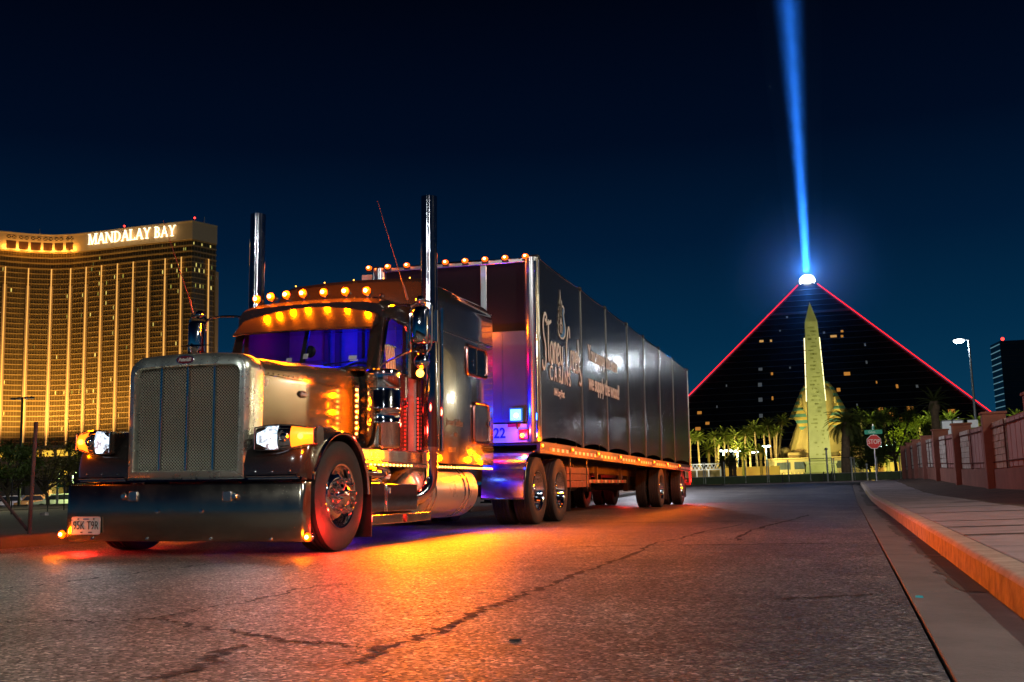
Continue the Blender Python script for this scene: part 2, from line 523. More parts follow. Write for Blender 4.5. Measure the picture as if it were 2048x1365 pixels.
# ------------------------------------------------------------------ truck materials
M_PAINT = pm('black truck paint', (.026, .021, .017), .17, coat=1., rvar=.05, vscale=3, bump=.012, bscale=5)
M_PAINT2 = pm('hood paint', (.22, .16, .09), .17, metal=.72, coat=.8, rvar=.05, vscale=3, bump=.05, bscale=2.2)
M_CHROME = pm('chrome', (.78, .78, .77), .07, 1., rvar=.04, vscale=8, bump=.01, bscale=6)
M_STEEL = pm('polished stainless', (.62, .63, .60), .20, 1., rvar=.06, vscale=5, bump=.06, bscale=4)
M_SHELL = pm('worn polished shell', (.72, .76, .66), .29, .92, rvar=.08, vscale=6, bump=.05, bscale=5)
M_DCHROME = pm('smoked chrome', (.46, .40, .31), .19, 1., rvar=.05, vscale=2.5, bump=.05, bscale=1.8)
M_ALU = pm('brushed aluminium', (.6, .6, .6), .28, 1., var=.08, vscale=9, bump=.03, bscale=30)
M_RUB = pm('tyre rubber', (.022, .021, .02), .72, var=.25, vscale=7, bump=.15, bscale=60)
M_FRAME = pm('black chassis', (.018, .017, .016), .55, var=.3, vscale=6)
M_BLACK = pm('black plastic', (.012, .012, .012), .4)
M_MESHM = pm('grille mesh steel', (.82, .81, .66), .33, .75)
M_INT = pm('cab trim', (.30, .30, .32), .7, var=.15)
M_SEAT = pm('seat fabric', (.10, .09, .10), .8, var=.2)
M_WIN = glass('cab glass', (.02, .02, .03), .03, .28)
M_DWIN = glass('dark sleeper glass', (.01, .01, .012), .04, .92)
M_LENS = glass('clear lens', (.8, .85, .9), .05, .16)
M_RED = pm('red lamp housing', (.45, .02, .015), .25, coat=.6)
M_EMB = pm('emblem red enamel', (.16, .01, .012), .25, coat=1.)
M_WHITE = pm('white lettering', (.62, .60, .54), .5)
E_AMB = em('amber lamp', (1, .40, .04), 6)
E_AMBO = em('amber lens', (1, .10, .0), 2.6)
M_STACK = pm('dark stack chrome', (.26, .27, .30), .10, 1., rvar=.03, vscale=4)
E_AMBS = em('amber roof lamp', (1, .50, .14), 24)
E_LED = em('amber led', (1, .52, .08), 9)
E_RLED = em('red led', (1, .02, .015), 9)
E_RED = em('red lamp', (1, .05, .02), 14)
def headlamp_mat():
    m, n, l, b = _mat('headlamp lens')
    tc = n.new('ShaderNodeTexCoord'); w = n.new('ShaderNodeTexNoise'); w.inputs['Scale'].default_value = 26; w.inputs['Detail'].default_value = 3
    l.new(tc.outputs['Object'], w.inputs['Vector'])
    r = n.new('ShaderNodeMapRange'); r.inputs[1].default_value = .36; r.inputs[2].default_value = .6; r.inputs[3].default_value = .25; r.inputs[4].default_value = 2.4
    l.new(w.outputs['Fac'], r.inputs[0]); l.new(r.outputs[0], b.inputs['Emission Strength'])
    b.inputs['Emission Color'].default_value = (.66, .84, 1, 1); b.inputs['Base Color'].default_value = (.5, .55, .6, 1); b.inputs['Roughness'].default_value = .08
    m.cycles.emission_sampling = 'NONE'
    return m
E_HEAD = headlamp_mat()
E_TURN = em('turn signal', (1, .20, .01), 2.6)
E_BLUE = em('blue work lamp', (.25, .85, 1), 16)
AMB, AMBY, RED, BLUE, VIO = (1, .145, .0), (1, .155, .0), (1, .02, .01), (.02, .04, 1), (.22, .03, 1)

# ------------------------------------------------------------------ tractor
YB, TILT = 8.5247, .0165
truck = empty('tractor_truck', (XD - 1.22 * math.cos(TILT), YB, 1.22 * math.sin(TILT)), (0, TILT, 0),
              'black conventional tractor truck with tall chrome stacks and glowing amber lamps', 'truck')
T = truck
def part(name, mb, mat, parent=None, angle=35, bevel=0, fix=True):
    return mb.build(name, mat, parent or T, angle, bevel, fix=fix)
def rrect(hw, hh, r, n=6, cx=0, cz=0):
    """rounded rectangle outline"""
    out = []
    for sx, sz, a0 in ((1, 1, 0), (-1, 1, 90), (-1, -1, 180), (1, -1, 270)):
        for j in range(n + 1):
            a = R(a0 + 90 * j / n)
            out.append((cx + sx * (hw - r) + r * math.cos(a), cz + sz * (hh - r) + r * math.sin(a)))
    return out

# --- bumper
m = MB()
prof = [(.05, .12), (.004, .125), (-.012, .15), (-.016, .38), (-.012, .62), (.0, .637), (.05, .64)]
rings = []
for x, dy in ((-1.262, .10), (-1.255, .03), (-1.235, .004), (-1.2, 0), (0, 0), (1.17, 0), (1.205, .004), (1.222, .03), (1.23, .10)):
    rings.append([(x, a + dy, b) for a, b in prof])
m.loft(rings, False)
bump = part('bumper', m, M_DCHROME, angle=50)
m = MB(); m.loft([[(x, -.001, b) for b in (.655,)] + [(x, .10, .655), (x, .10, .685), (x, .02, .685)] for x in (-1.2, 1.18)])
part('bumper_trim', m, M_CHROME, bump)
for x, z in ((-.52, .53), (.46, .522)):
    m = MB(); m.box(x - .045, x + .045, -.03, -.012, z - .045, z + .045)
    part('tow_plate', m, M_STEEL, bump, bevel=.006)
    m = MB(); m.lathe([(.001, -.055), (.02, -.055), (.032, -.04), (.034, -.012)], (x + .085 * (1 if x > 0 else -1), 0, z), 'y', 18)
    part('tow_pin', m, M_CHROME, bump)
for x in (-.255, .201):
    m = MB(); m.lathe([(.001, -.03), (.018, -.028), (.024, -.012)], (x, 0, .388), 'y', 16)
    part('bumper_bolt', m, M_CHROME, bump)
for x in (-.36, .30, .9, -.95):
    m = MB(); m.lathe([(.001, -.026), (.012, -.024), (.016, -.012)], (x, 0, .145), 'y', 12)
    part('bumper_bolt', m, M_CHROME, bump)
for x, z in ((-1.292, .185), (1.252, .165)):
    m = MB(); m.lathe([(.038, .04), (.04, 0), (.034, -.012)], (x, 0, z), 'y', 20, True)
    o = part('bumper_lamp', m, M_CHROME)
    m = MB(); m.lathe([(.001, -.03), (.018, -.027), (.033, -.018), (.039, -.006)], (x, 0, z), 'y', 20)
    part('lens', m, E_AMBO, o)
    m = MB(); m.sphere((x, -.026, z), .017, 12, 7); part('bulb', m, E_AMBS, o)
    lamp('bumper_lamp_light', 'POINT', (x, -.09, z), 10, AMB, T, .03)
# --- licence plate
m = MB(); m.prism(rrect(.155, .079, .014, 4), lambda a, b, d: (-1.01 + a, d, .266 + b), -.032, -.026)
pl = part('licence_plate', m, pm('plate white', (.60, .57, .52), .45, var=.08, vscale=14), bump, 0)
m = MB(); o_, i_ = rrect(.157, .081, .016, 4), rrect(.147, .071, .012, 4)
for k in range(len(o_)):
    k2 = (k + 1) % len(o_)
    m.poly([(-1.01 + o_[k][0], -.035, .266 + o_[k][1]), (-1.01 + o_[k2][0], -.035, .266 + o_[k2][1]), (-1.01 + i_[k2][0], -.035, .266 + i_[k2][1]), (-1.01 + i_[k][0], -.035, .266 + i_[k][1])])
part('plate_rim', m, pm('plate rim', (.7, .5, .45), .4), pl, 0)
t = MB(); t.add(text_mb('95K T9R', .108, .001, sx=.70, space=1.02), frame_mat((-1.01, -.0345, .264), (1, 0, 0), (0, 0, 1)))
part('plate_number', t, M_BLACK, pl, 0, fix=False)
for dx, dz, w, c in ((0, .058, .03, (.1, .15, .3)), (-.045, -.062, .012, (.04, .04, .05)), (.05, -.062, .02, (.05, .06, .12))):
    m = MB(); m.box(-1.01 + dx - w, -1.01 + dx + w, -.0345, -.033, .266 + dz - .006, .266 + dz + .006)
    part('plate_sticker', m, pm('sticker%g' % dx, c, .5), pl, 0)
for dx in (-.085, .085):
    m = MB(); m.disc((-1.01 + dx, -.037, .266 + .06), .007, 'y', 10, .004); part('plate_bolt', m, M_BLACK, pl)

# --- grille shell
def arch(hw, zb, zt, r, crown=.02, n=8):
    """open-bottom-corner outline of the shell, counter-clockwise from lower right"""
    out = [(hw * .985, zb)]
    for j in range(n + 1):
        a = R(90 * j / n); out.append((hw - r + r * math.cos(a), zt - r + r * math.sin(a)))
    for x in (.6, .3, 0, -.3, -.6):
        out.append((x * (hw - r), zt + crown * (1 - x * x)))
    for j in range(n + 1):
        a = R(90 + 90 * j / n); out.append((-hw + r + r * math.cos(a), zt - r + r * math.sin(a)))
    out.append((-hw * .985, zb))
    return out
CXG = -.005
def ring(o, y): return [(CXG + a, y, b) for a, b in o]
m = MB()
m.loft([ring(arch(.615, .70, 1.79, .13), .34), ring(arch(.635, .68, 1.815, .15), .20), ring(arch(.632, .675, 1.812, .15), .06), ring(arch(.612, .69, 1.79, .14), .015),
        ring(arch(.60, .70, 1.775, .13), .004), ring(arch(.556, .748, 1.708, .085, .012), -.004), ring(arch(.543, .757, 1.70, .075, .01), .03), ring(arch(.54, .76, 1.697, .07, .01), .075)], True, False)
shell = part('grille_shell', m, M_SHELL, angle=50)
m = MB(); m.box(CXG - .56, CXG + .56, .085, .10, .74, 1.72)
back = part('grille_backing', m, pm('radiator core', (.01, .01, .009), .7), shell, 0)
# woven mesh screen: crossed flat wires
m = MB()
hw, z0, z1 = .545, .755, 1.705
step = .029
def clipbar(c, s, y, w=.0034):
    # line z = s*x + c clipped to the opening
    pts = []
    xa, xb = -hw, hw
    za, zb = s * xa + c, s * xb + c
    if za < z0: xa = (z0 - c) / s
    if za > z1: xa = (z1 - c) / s
    if zb < z0: xb = (z0 - c) / s
    if zb > z1: xb = (z1 - c) / s
    if xb - xa < .01: return
    xa, xb = max(xa, -hw), min(xb, hw)
    nx, nz = -s / math.hypot(1, s) * w, 1 / math.hypot(1, s) * w
    a, b_ = (xa, s * xa + c), (xb, s * xb + c)
    m.loft([[(CXG + a[0] + nx, y, a[1] + nz), (CXG + a[0] - nx, y, a[1] - nz), (CXG + a[0], y - .004, a[1])], [(CXG + b_[0] + nx, y, b_[1] + nz), (CXG + b_[0] - nx, y, b_[1] - nz), (CXG + b_[0], y - .004, b_[1])]])
c = -.2
while c < 3.2:
    clipbar(c, .95, .060); clipbar(c + .006, -.95, .066); c += step
o = part('grille_mesh', m, M_MESHM, shell, 0, fix=False); o['kind'] = 'stuff'
for u in (311, 364, 417.5):
    x = {311: -.292, 364: -.013, 417.5: .268}[u]
    m = MB(); m.loft([[(x - .014, .058, z), (x - .009, .03, z), (x + .009, .03, z), (x + .014, .058, z)] for z in (.757, 1.706)])
    part('grille_bar', m, M_CHROME, shell, 0, .003)
for sx in (-1, 1):
    for k in range(6):
        m = MB(); m.lathe([(.001, -.008), (.005, -.006), (.0075, .002)], (CXG + sx * .575, .004, .84 + k * .15), 'y', 10); part('shell_rivet', m, M_STEEL, shell)
for k in range(9):
    m = MB(); m.lathe([(.001, -.008), (.005, -.006), (.0075, .002)], (CXG - .44 + k * .11, .004, 1.74), 'y', 10); part('shell_rivet', m, M_STEEL, shell)
def oval(mb, c, a, b, f, n=28):
    return mb.loft([[f(c, a * math.cos(2*PI*j/n) * k, b * math.sin(2*PI*j/n) * k, d) for j in range(n)] for k, d in ((1, 0), (1, .008), (.94, .012))])
def emblem(c, right, up, a, b, parent):
    M = frame_mat(c, right, up)
    f = lambda cc, x, z, d: tuple(M @ Vector((x, z, d)))
    m = MB(); oval(m, None, a, b, f); e = part('emblem', m, M_CHROME, parent)
    m = MB(); oval(m, None, a * .9, b * .86, lambda cc, x, z, d: tuple(M @ Vector((x, z, d + .0025)))); part('emblem_face', m, M_EMB, e)
    t = MB(); t.add(text_mb('Peterbilt', b * 1.02, .0015, .35, .002, .84), M @ Matrix.Translation((0, 0, .0165))); part('emblem_script', t, M_WHITE, e, 0, fix=False)
    return e
emblem((-.02, .001, 1.765), (1, 0, 0), (0, 0, 1), .098, .043, shell)
# hood ornament: a small winged mascot post
m = MB(); m.lathe([(.02, 0), (.012, .02), (.010, .05), (.016, .065)], (-.01, .05, 1.83), 'z', 12, True)
orn = part('hood_ornament', m, M_CHROME)
m = MB(); m.loft([[(-.14, .09, 1.905), (-.13, .10, 1.908), (-.13, .09, 1.911)], [(-.02, .035, 1.89), (-.02, .07, 1.893), (-.02, .05, 1.912)], [(.02, .035, 1.89), (.02, .07, 1.893), (.02, .05, 1.912)], [(.17, .11, 1.905), (.16, .12, 1.908), (.16, .11, 1.911)]])
part('ornament_wing', m, M_CHROME, orn)

# --- hood
def hood_sec(y):
    t = (y - .22) / 2.15
    hw = .612 + .10 * t; zt = 1.79 + .085 * t; zc = .035 + .05 * t; r = .11
    out = [(hw, .98), (hw, 1.3), (hw, 1.60)]
    for j in range(7):
        a = R(90 * j / 6); out.append((hw - r + r * math.cos(a), zt - r + r * math.sin(a)))
    for k in (.6, .3, 0, -.3, -.6): out.append((k * (hw - r), zt + zc * (1 - k * k)))
    for j in range(7):
        a = R(90 + 90 * j / 6); out.append((-hw + r + r * math.cos(a), zt - r + r * math.sin(a)))
    out += [(-hw, 1.60), (-hw, 1.3), (-hw, .98)]
    return [(CXG + a, y, b) for a, b in out]
m = MB(); m.loft([hood_sec(.22 + 2.0 * k / 10) for k in range(11)], False)
hood = part('hood', m, M_PAINT2, angle=40)
for sx in (1, -1):
    m = MB()
    hwf = lambda y: .612 + .10 * (y - .22) / 2.15
    m.loft([[(CXG + sx * (hwf(y) + .001), y, z - .004), (CXG + sx * (hwf(y) + .005), y, z), (CXG + sx * (hwf(y) + .001), y, z + .004)] for y, z in ((.24, 1.635), (2.2, 1.63))])
    part('hood_seam', m, M_CHROME, hood, 0)
    for k in range(20):
        y = .3 + k * .088
        m = MB(); m.sphere((CXG + sx * (hwf(y) + .001), y, 1.655), .008, 8, 5); part('hood_rivet', m, M_PAINT2, hood)
emblem((CXG + .653, 1.0, 1.50), (0, 1, 0), (0, 0, 1), .075, .036, hood)
t = MB(); t.add(text_mb('389', .10, .002, sx=.75), frame_mat((CXG + .618, .36, 1.56), (0, 1, 0), (0, 0, 1))); part('model_number', t, M_WHITE, hood, 0, fix=False)
# cowl behind the hood
m = MB(); m.box(-.86, .86, 2.2, 2.52, .95, 1.84)
part('cowl', m, M_PAINT, bevel=.05)
m = MB(); m.box(-.80, .80, 2.03, 2.5, 1.835, 1.885); part('cowl_top', m, M_PAINT, bevel=.02)
for x0, x1 in ((-.6, -.08), (.1, .62)):
    m = MB(); m.tube([(x0, 2.13, 1.90), (x0 + .25, 2.17, 1.935), (x1, 2.2, 1.96)], .009, 6); part('wiper', m, M_BLACK)

# --- front fenders
WY, WZ, WR = .76, .51, .51
def fender(sx):
    outer = [(.02, .68), (.015, .80), (.04, .92), (.10, 1.02), (.22, 1.10), (.42, 1.15), (.66, 1.165), (.90, 1.14), (1.10, 1.06), (1.26, .93), (1.38, .74), (1.44, .52)]
    inner = []
    for (a, b) in outer:
        d = math.atan2(b - WZ, a - WY); inner.append((WY + .585 * math.cos(d), WZ + .585 * math.sin(d)))
    inner[0] = (.17, .66); inner[1] = (.185, .72)
    m = MB(); rings = []
    for x, k in ((.60, 0), (.8, 0), (1.05, .0), (1.13, .012), (1.18, .04), (1.205, .085)):
        o2 = []
        for (a, b), (c, d) in zip(outer, inner):
            L = math.hypot(c - a, d - b); q = min(k / L, .8); o2.append((a + (c - a) * q, b + (d - b) * q))
        rings.append([(sx * x, a, b) for a, b in o2 + inner[::-1]])
    m.loft(rings)
    f = part('fender', m, M_PAINT, angle=50)
    # bright lip round the wheel opening
    lip = [(sx * 1.207, a, b) for (a, b) in inner]
    m = MB(); m.tube(smooth_path(lip, 3), .016, 8); part('fender_trim', m, M_CHROME, f)
    # headlamp pod on the front of the fender
    def pod(k, grow=0):
        # path from inner front to outer side, k in 0..1
        x = .755 + .495 * k; y = -.085 + .03 * k + .13 * k ** 2
        return x, y
    m = MB(); rings = []
    for k in [i / 10 for i in range(11)]:
        x, y = pod(k); hh = .098 + .024 * math.sin(PI * min(1, k * 1.15)) - .018 * k; zc = 1.022 + .022 * k
        o2 = rrect(.11 - .04 * k, hh, .05, 4)
        rings.append([(sx * x, y + .135 + a, zc + b) for a, b in o2])
    m.loft(rings); hp = part('headlamp_housing', m, M_PAINT, angle=50)
    def lens_strip(k0, k1, grow, mat, name, parent, ins=.012):
        mm = MB(); rr = []
        n = 8
        for i in range(n + 1):
            k = k0 + (k1 - k0) * i / n
            x, y = pod(k); hh = .098 + .024 * math.sin(PI * min(1, k * 1.15)) - .018 * k - ins; zc = 1.022 + .022 * k
            e = min(1, min(i, n - i) / 1.5 + .55) if False else 1
            rr.append([(sx * x, y + .024 - grow + .03 * abs(q) ** 3, zc + q * hh * e) for q in (-1, -.8, -.4, 0, .4, .8, 1)])
        mm.loft(rr, False); return part(name, mm, mat, parent, angle=60, fix=False)
    lens_strip(.03, .40, .004, E_HEAD, 'headlamp_lens', hp)
    lens_strip(.41, .615, .003, M_CHROME, 'reflector', hp)
    lens_strip(.62, .985, .004, E_TURN, 'turn_signal', hp)
    x, y = pod(.51); 
    m = MB(); m.lathe([(.05, .03), (.052, .0), (.044, -.012), (.038, .004), (.02, -.006), (.001, -.01)], (sx * x, y + .005, 1.04), 'y', 22); part('projector', m, M_CHROME, hp)
    x, y = pod(.80)
    m = MB(); m.sphere((sx * x, y + .004, 1.04), .026, 10, 6); part('signal_bulb', m, E_AMB, hp)
    # rim around the lens
    path = [(sx * pod(k)[0], pod(k)[1] + .012, 1.022 + .022 * k + (.098 + .024 * math.sin(PI * min(1, k * 1.15)) - .018 * k - .004)) for k in [i / 8 for i in range(9)]]
    path2 = [(sx * pod(k)[0], pod(k)[1] + .012, 1.022 + .022 * k - (.098 + .024 * math.sin(PI * min(1, k * 1.15)) - .018 * k - .004)) for k in [i / 8 for i in range(9)]]
    m = MB(); m.tube(path + path2[::-1] + [path[0]], .006, 6, False); part('lens_rim', m, M_CHROME, hp)
    lamp('headlamp_light', 'SPOT', (sx * .86, -.14, 1.02), 26, (.88, .95, 1), T, .07, (sx * .82, -6, .3), R(120), .9)
    lamp('turn_light', 'POINT', (sx * 1.25, -.07, 1.02), 9, AMB, T, .03)
    # lower filler with bolts
    for k in range(3):
        m = MB(); m.lathe([(.001, -.01), (.008, -.008), (.011, 0)], (sx * (.72 + .17 * k), .014, .735), 'y', 10); part('fender_bolt', m, M_CHROME, f)
    m = MB(); m.tube([(sx * .64, .01, .695), (sx * 1.14, .01, .695)], .014, 8); part('fender_trim', m, M_CHROME, f)
    return f
fender(1); fender(-1)

# --- wheels
def tyre_prof(r, w, rim):
    h = w / 2
    P = [(rim, -h * .8), (rim + .03, -h * .92), (rim + .12, -h), (r - .06, -h * .98), (r - .02, -h * .93), (r - .003, -h * .85)]
    for c in (-.5, -.17, .17, .5):
        P += [(r, h * c - .012), (r - .014, h * c - .009), (r - .014, h * c + .009), (r, h * c + .012)]
    P += [(r - .003, h * .85), (r - .02, h * .93), (r - .06, h * .98), (rim + .12, h), (rim + .03, h * .92), (rim, h * .8)]
    return P
def wheel(parent, x, y, side, style, w=.28, r=.51):
    """side +1 faces the driver side; style front / dual / inner"""
    rim = .295
    s = side
    m = MB()
    if style == 'front':
        P = [(rim, -.11), (rim + .012, .125), (rim + .004, .138), (rim - .012, .13), (rim - .03, .06), (rim - .07, .075), (.20, .10), (.15, .105), (.11, .10), (.001, .10)]
    elif style == 'dual':
        P = [(rim, -.11), (rim + .012, .125), (rim + .004, .138), (rim - .012, .13), (rim - .03, .08), (rim - .045, -.02), (.22, -.055), (.15, -.06), (.11, -.06), (.001, -.06)]
    else:
        P = [(rim, -.12), (rim + .01, .12), (rim - .03, .08), (.2, .0), (.001, .0)]
    m.lathe([(a, s * b) for a, b in P], (x, y, WZ), 'x', 40)
    wl_ = part('wheel', m, M_CHROME if style != 'inner' else M_FRAME, parent, angle=40)
    m = MB(); m.lathe(tyre_prof(r, w, rim - .005), (x, y, WZ), 'x', 56); part('tyre', m, M_RUB, wl_, angle=40)
    if style == 'inner': return wl_
    fx = x + s * (.10 if style == 'front' else -.06)
    if style == 'front':
        m = MB(); m.lathe([(.12, 0), (.118, s * .05), (.10, s * .075), (.06, s * .10), (.001, s * .105)], (fx, y, WZ), 'x', 24); part('hub', m, M_CHROME, wl_)
    else:
        m = MB(); m.lathe([(.11, 0), (.108, s * .08), (.09, s * .12), (.05, s * .14), (.001, s * .145)], (fx, y, WZ), 'x', 24); part('hub', m, M_CHROME, wl_)
    for k in range(10):
        a = 2 * PI * k / 10 + .2
        cy_, cz_ = y + .145 * math.cos(a), WZ + .145 * math.sin(a)
        L = .13 if style == 'front' else .05
        m = MB(); m.lathe([(.022, 0), (.022, s * L * .45), (.014, s * L * .6), (.016, s * L * .9), (.001, s * L)], (fx, cy_, cz_), 'x', 10); part('lug_nut', m, M_CHROME, wl_)
    for k in range(10 if style == 'front' else 0):
        if k % 2: continue
        a = 2 * PI * (k + .5) / 10 + .2
        m = MB(); m.disc((x + s * .0885 if s > 0 else x - .0965, y + .215 * math.cos(a), WZ + .215 * math.sin(a)), .028, 'x', 16, .008); part('hand_hole', m, M_FRAME, wl_)
    return wl_
wheel(T, 1.06, WY, 1, 'front'); wheel(T, -1.06, WY, -1, 'front')
AX = (7.516, 8.836)
for ya in AX:
    for s in (1, -1):
        wheel(T, s * 1.08, ya, s, 'dual'); wheel(T, s * .745, ya, s, 'inner')
    m = MB(); m.tube([(-.9, ya, WZ), (-.2, ya, WZ), (0, ya, WZ), (.2, ya, WZ), (.9, ya, WZ)], [.07, .09, .17, .09, .07], 14); part('axle', m, M_FRAME)
m = MB(); m.tube([(-.95, WY, WZ - .05), (-.5, WY, .4), (.5, WY, .4), (.95, WY, WZ - .05)], .05, 8); part('axle', m, M_FRAME)
for s in (1, -1):
    m = MB(); m.box(s * .43 - .04, s * .43 + .04, .1, 9.9, .66, .93); part('frame_rail', m, M_FRAME, bevel=.01)
for ya in (2.8, 4.2, 5.6, 6.6, 9.4):
    m = MB(); m.box(-.39, .39, ya - .05, ya + .05, .70, .88); part('crossmember', m, M_FRAME)
m = MB(); m.box(-.4, .4, .3, 2.4, .42, .98); part('engine_block', m, M_FRAME, bevel=.06)
m = MB(); m.tube([(.0, 2.4, .62), (0, 7.4, .52)], .06, 10); part('drive_shaft', m, M_FRAME)
# mud flap behind the steer tyre
for s in (1, -1):
    m = MB(); m.box(s * 1.02 - .19, s * 1.02 + .19, 1.40, 1.415, .10, .70); part('mud_flap', m, M_BLACK)
# ------------------------------------------------------------------ cab
M_BRUSH = pm('brushed tank aluminium', (.50, .46, .40), .30, .5, rvar=.05, vscale=5, bump=.05, bscale=30)
cab = empty('cab', (0, 0, 0), parent=T)
def cpart(name, mb, mat, angle=35, bevel=0, fix=True): return mb.build(name, mat, cab, angle, bevel, fix=fix)
CW = .92
m = MB(); m.box(-.86, .86, 3.36, 3.44, .9, 2.62); cpart('back_wall', m, M_INT)
m = MB(); m.box(-.86, .86, 2.3, 3.4, .9, 1.0); cpart('cab_floor', m, M_FRAME)
# roof shell, rounded at the edges
rings = []
for y, k in ((2.34, .0), (2.42, .05), (2.6, .10), (3.0, .12), (3.5, .12)):
    z0 = 2.46
    o2 = [(-.90, z0), (-.895, z0 + .08 + k * .5), (-.85, z0 + .15 + k * .8), (-.7, z0 + .18 + k), (-.35, z0 + .195 + k), (0, z0 + .20 + k), (.35, z0 + .195 + k), (.7, z0 + .18 + k), (.85, z0 + .15 + k * .8), (.895, z0 + .08 + k * .5), (.90, z0)]
    rings.append([(a, y, b) for a, b in o2])
m = MB(); m.loft(rings); cpart('roof', m, M_PAINT, 45)
for s in (1, -1):
    # A-pillar, header and rear post round the door window
    m = MB(); m.loft([[(s * a, b, z) for a, b in q] for q, z in (([(.80, 2.13), (.93, 2.15), (.93, 2.27), (.86, 2.25)], 1.86), ([(.77, 2.335), (.91, 2.35), (.91, 2.45), (.85, 2.43)], 2.47))]); cpart('pillar', m, M_PAINT, 0, .012)
    m = MB(); m.box(min(s*.86, s*CW), max(s*.86, s*CW), 2.99, 3.42, 1.84, 2.50); cpart('pillar', m, M_PAINT, 0, .012)
    m = MB(); m.box(min(s*.87, s*(CW+.02)), max(s*.87, s*(CW+.02)), 2.20, 3.02, .93, 1.86)
    d = cpart('door', m, M_PAINT, 0, .02)
    m = MB(); m.poly([(s*.90, 2.26, 1.86), (s*.90, 2.99, 1.86), (s*.89, 2.99, 2.47), (s*.89, 2.44, 2.47)]); m.build('door_window', M_WIN, d, 0, fix=False)
    fr = [(2.245, 1.865), (2.42, 2.40), (2.47, 2.455), (2.55, 2.47), (2.93, 2.44), (2.99, 2.38), (2.99, 1.865), (2.245, 1.865)]
    m = MB(); m.tube([(s*.925, a, b) for a, b in fr], .018, 8); m.build('window_trim', M_CHROME, d)
    m = MB(); m.box(s*.945-.012, s*.945+.012, 2.80, 2.95, 1.50, 1.55); m.build('door_handle', M_CHROME, d, 0, .006)
    m = MB(); m.box(min(s*.925, s*.95), max(s*.925, s*.95), 2.25, 2.98, .97, 1.0); m.build('door_trim', M_CHROME, d, 0, .004)
    # louvred wind deflector hanging in the lower front corner of the window
    if s > 0:
        m = MB(); m.box(.955, .96, 2.33, 2.60, 2.135, 2.15)
        lv = m.build('louvre_rail', M_STEEL, d, 0)
        for k in range(6):
            y0 = 2.33 + k * .045
            m = MB(); m.loft([[(.952, y0 + a + dy, z), (.952, y0 + .026 + a + dy, z), (.958, y0 + .026 + a + dy, z), (.958, y0 + a + dy, z)] for z, a, dy in ((1.875, -.0, 0), (1.96, .0, 0), (2.03, -.01, 0), (2.10, -.03, 0), (2.135, -.035, 0))])
            m.build('louvre_slat', pm('louvre aluminium', (.6, .57, .42), .35, .6), d, 50)
# windscreen: two panes and a centre post
for x0, x1 in ((-.79, -.025), (.025, .79)):
    m = MB(); m.poly([(x0, 2.15 if abs(x0) < .1 else 2.17, 1.87), (x1, 2.15 if abs(x1) < .1 else 2.17, 1.87), (x1 * .975, 2.365, 2.47), (x0 * .975, 2.365, 2.47)]); cpart('windscreen', m, M_WIN, 0, fix=False)
m = MB(); m.loft([[(-.025, 2.14, 1.86), (.025, 2.14, 1.86), (.025, 2.17, 1.86), (-.025, 2.17, 1.86)], [(-.025, 2.35, 2.48), (.025, 2.35, 2.48), (.025, 2.38, 2.48), (-.025, 2.38, 2.48)]]); cpart('centre_post', m, M_BLACK, 0)
# interior
m = MB(); m.box(-.84, .84, 2.24, 2.55, 1.5, 1.83); cpart('dashboard', m, M_SEAT, 0, .05)
for x in (-.45, .45):
    m = MB(); m.box(x - .25, x + .25, 2.75, 3.2, 1.25, 1.42); cpart('seat', m, M_SEAT, 0, .05)
    m = MB(); m.box(x - .24, x + .24, 3.14, 3.28, 1.42, 2.12); cpart('seat_back', m, M_SEAT, 0, .06)
m = MB()
for j in range(24):
    a0, a1 = 2*PI*j/24, 2*PI*(j+1)/24
m.tube([(.45 + .22*math.cos(2*PI*j/24), 2.62 + .10*math.sin(2*PI*j/24), 1.84 + .17*math.sin(2*PI*j/24)) for j in range(25)], .018, 6, False); cpart('steering_wheel', m, M_BLACK)
m = MB(); m.box(-.86, -.80, 2.4, 3.36, 1.8, 2.46); cpart('curtain', m, pm('dark curtain', (.12, .03, .08), .9), 0)
for x in (-.27, -.12, .18, .3):
    m = MB(); m.loft([[(x - .04, 3.34, z), (x + .04, 3.34, z), (x + .03, 3.30, z), (x - .03, 3.30, z)] for z in (1.5, 2.45)]); cpart('curtain', m, pm('plum curtain', (.10, .04, .09), .9), 50)
m = MB(); m.sphere((-.02, 2.42, 2.12), (.07, .02, .07), 14, 8); cpart('dash_camera', m, M_BLACK)
for x, z, w, h in ((-.16, 2.0, .035, .03), (.04, 2.04, .03, .03), (.62, 2.0, .05, .022), (.64, 1.965, .05, .008)):
    y = 2.15 + (z - 1.87) * .358 - .012
    m = MB(); m.poly([(x - w, y - h*.36, z - h), (x + w, y - h*.36, z - h), (x + w, y + h*.36, z + h), (x - w, y + h*.36, z + h)]); cpart('windscreen_sticker', m, M_WHITE, 0, fix=False)
lamp('cab_interior_light', 'POINT', (.1, 2.85, 2.38), 22, (.0, .008, 1), T, .08)
lamp('cab_interior_light', 'POINT', (-.5, 2.75, 2.30), 2.5, (.5, .0, .5), T, .06)
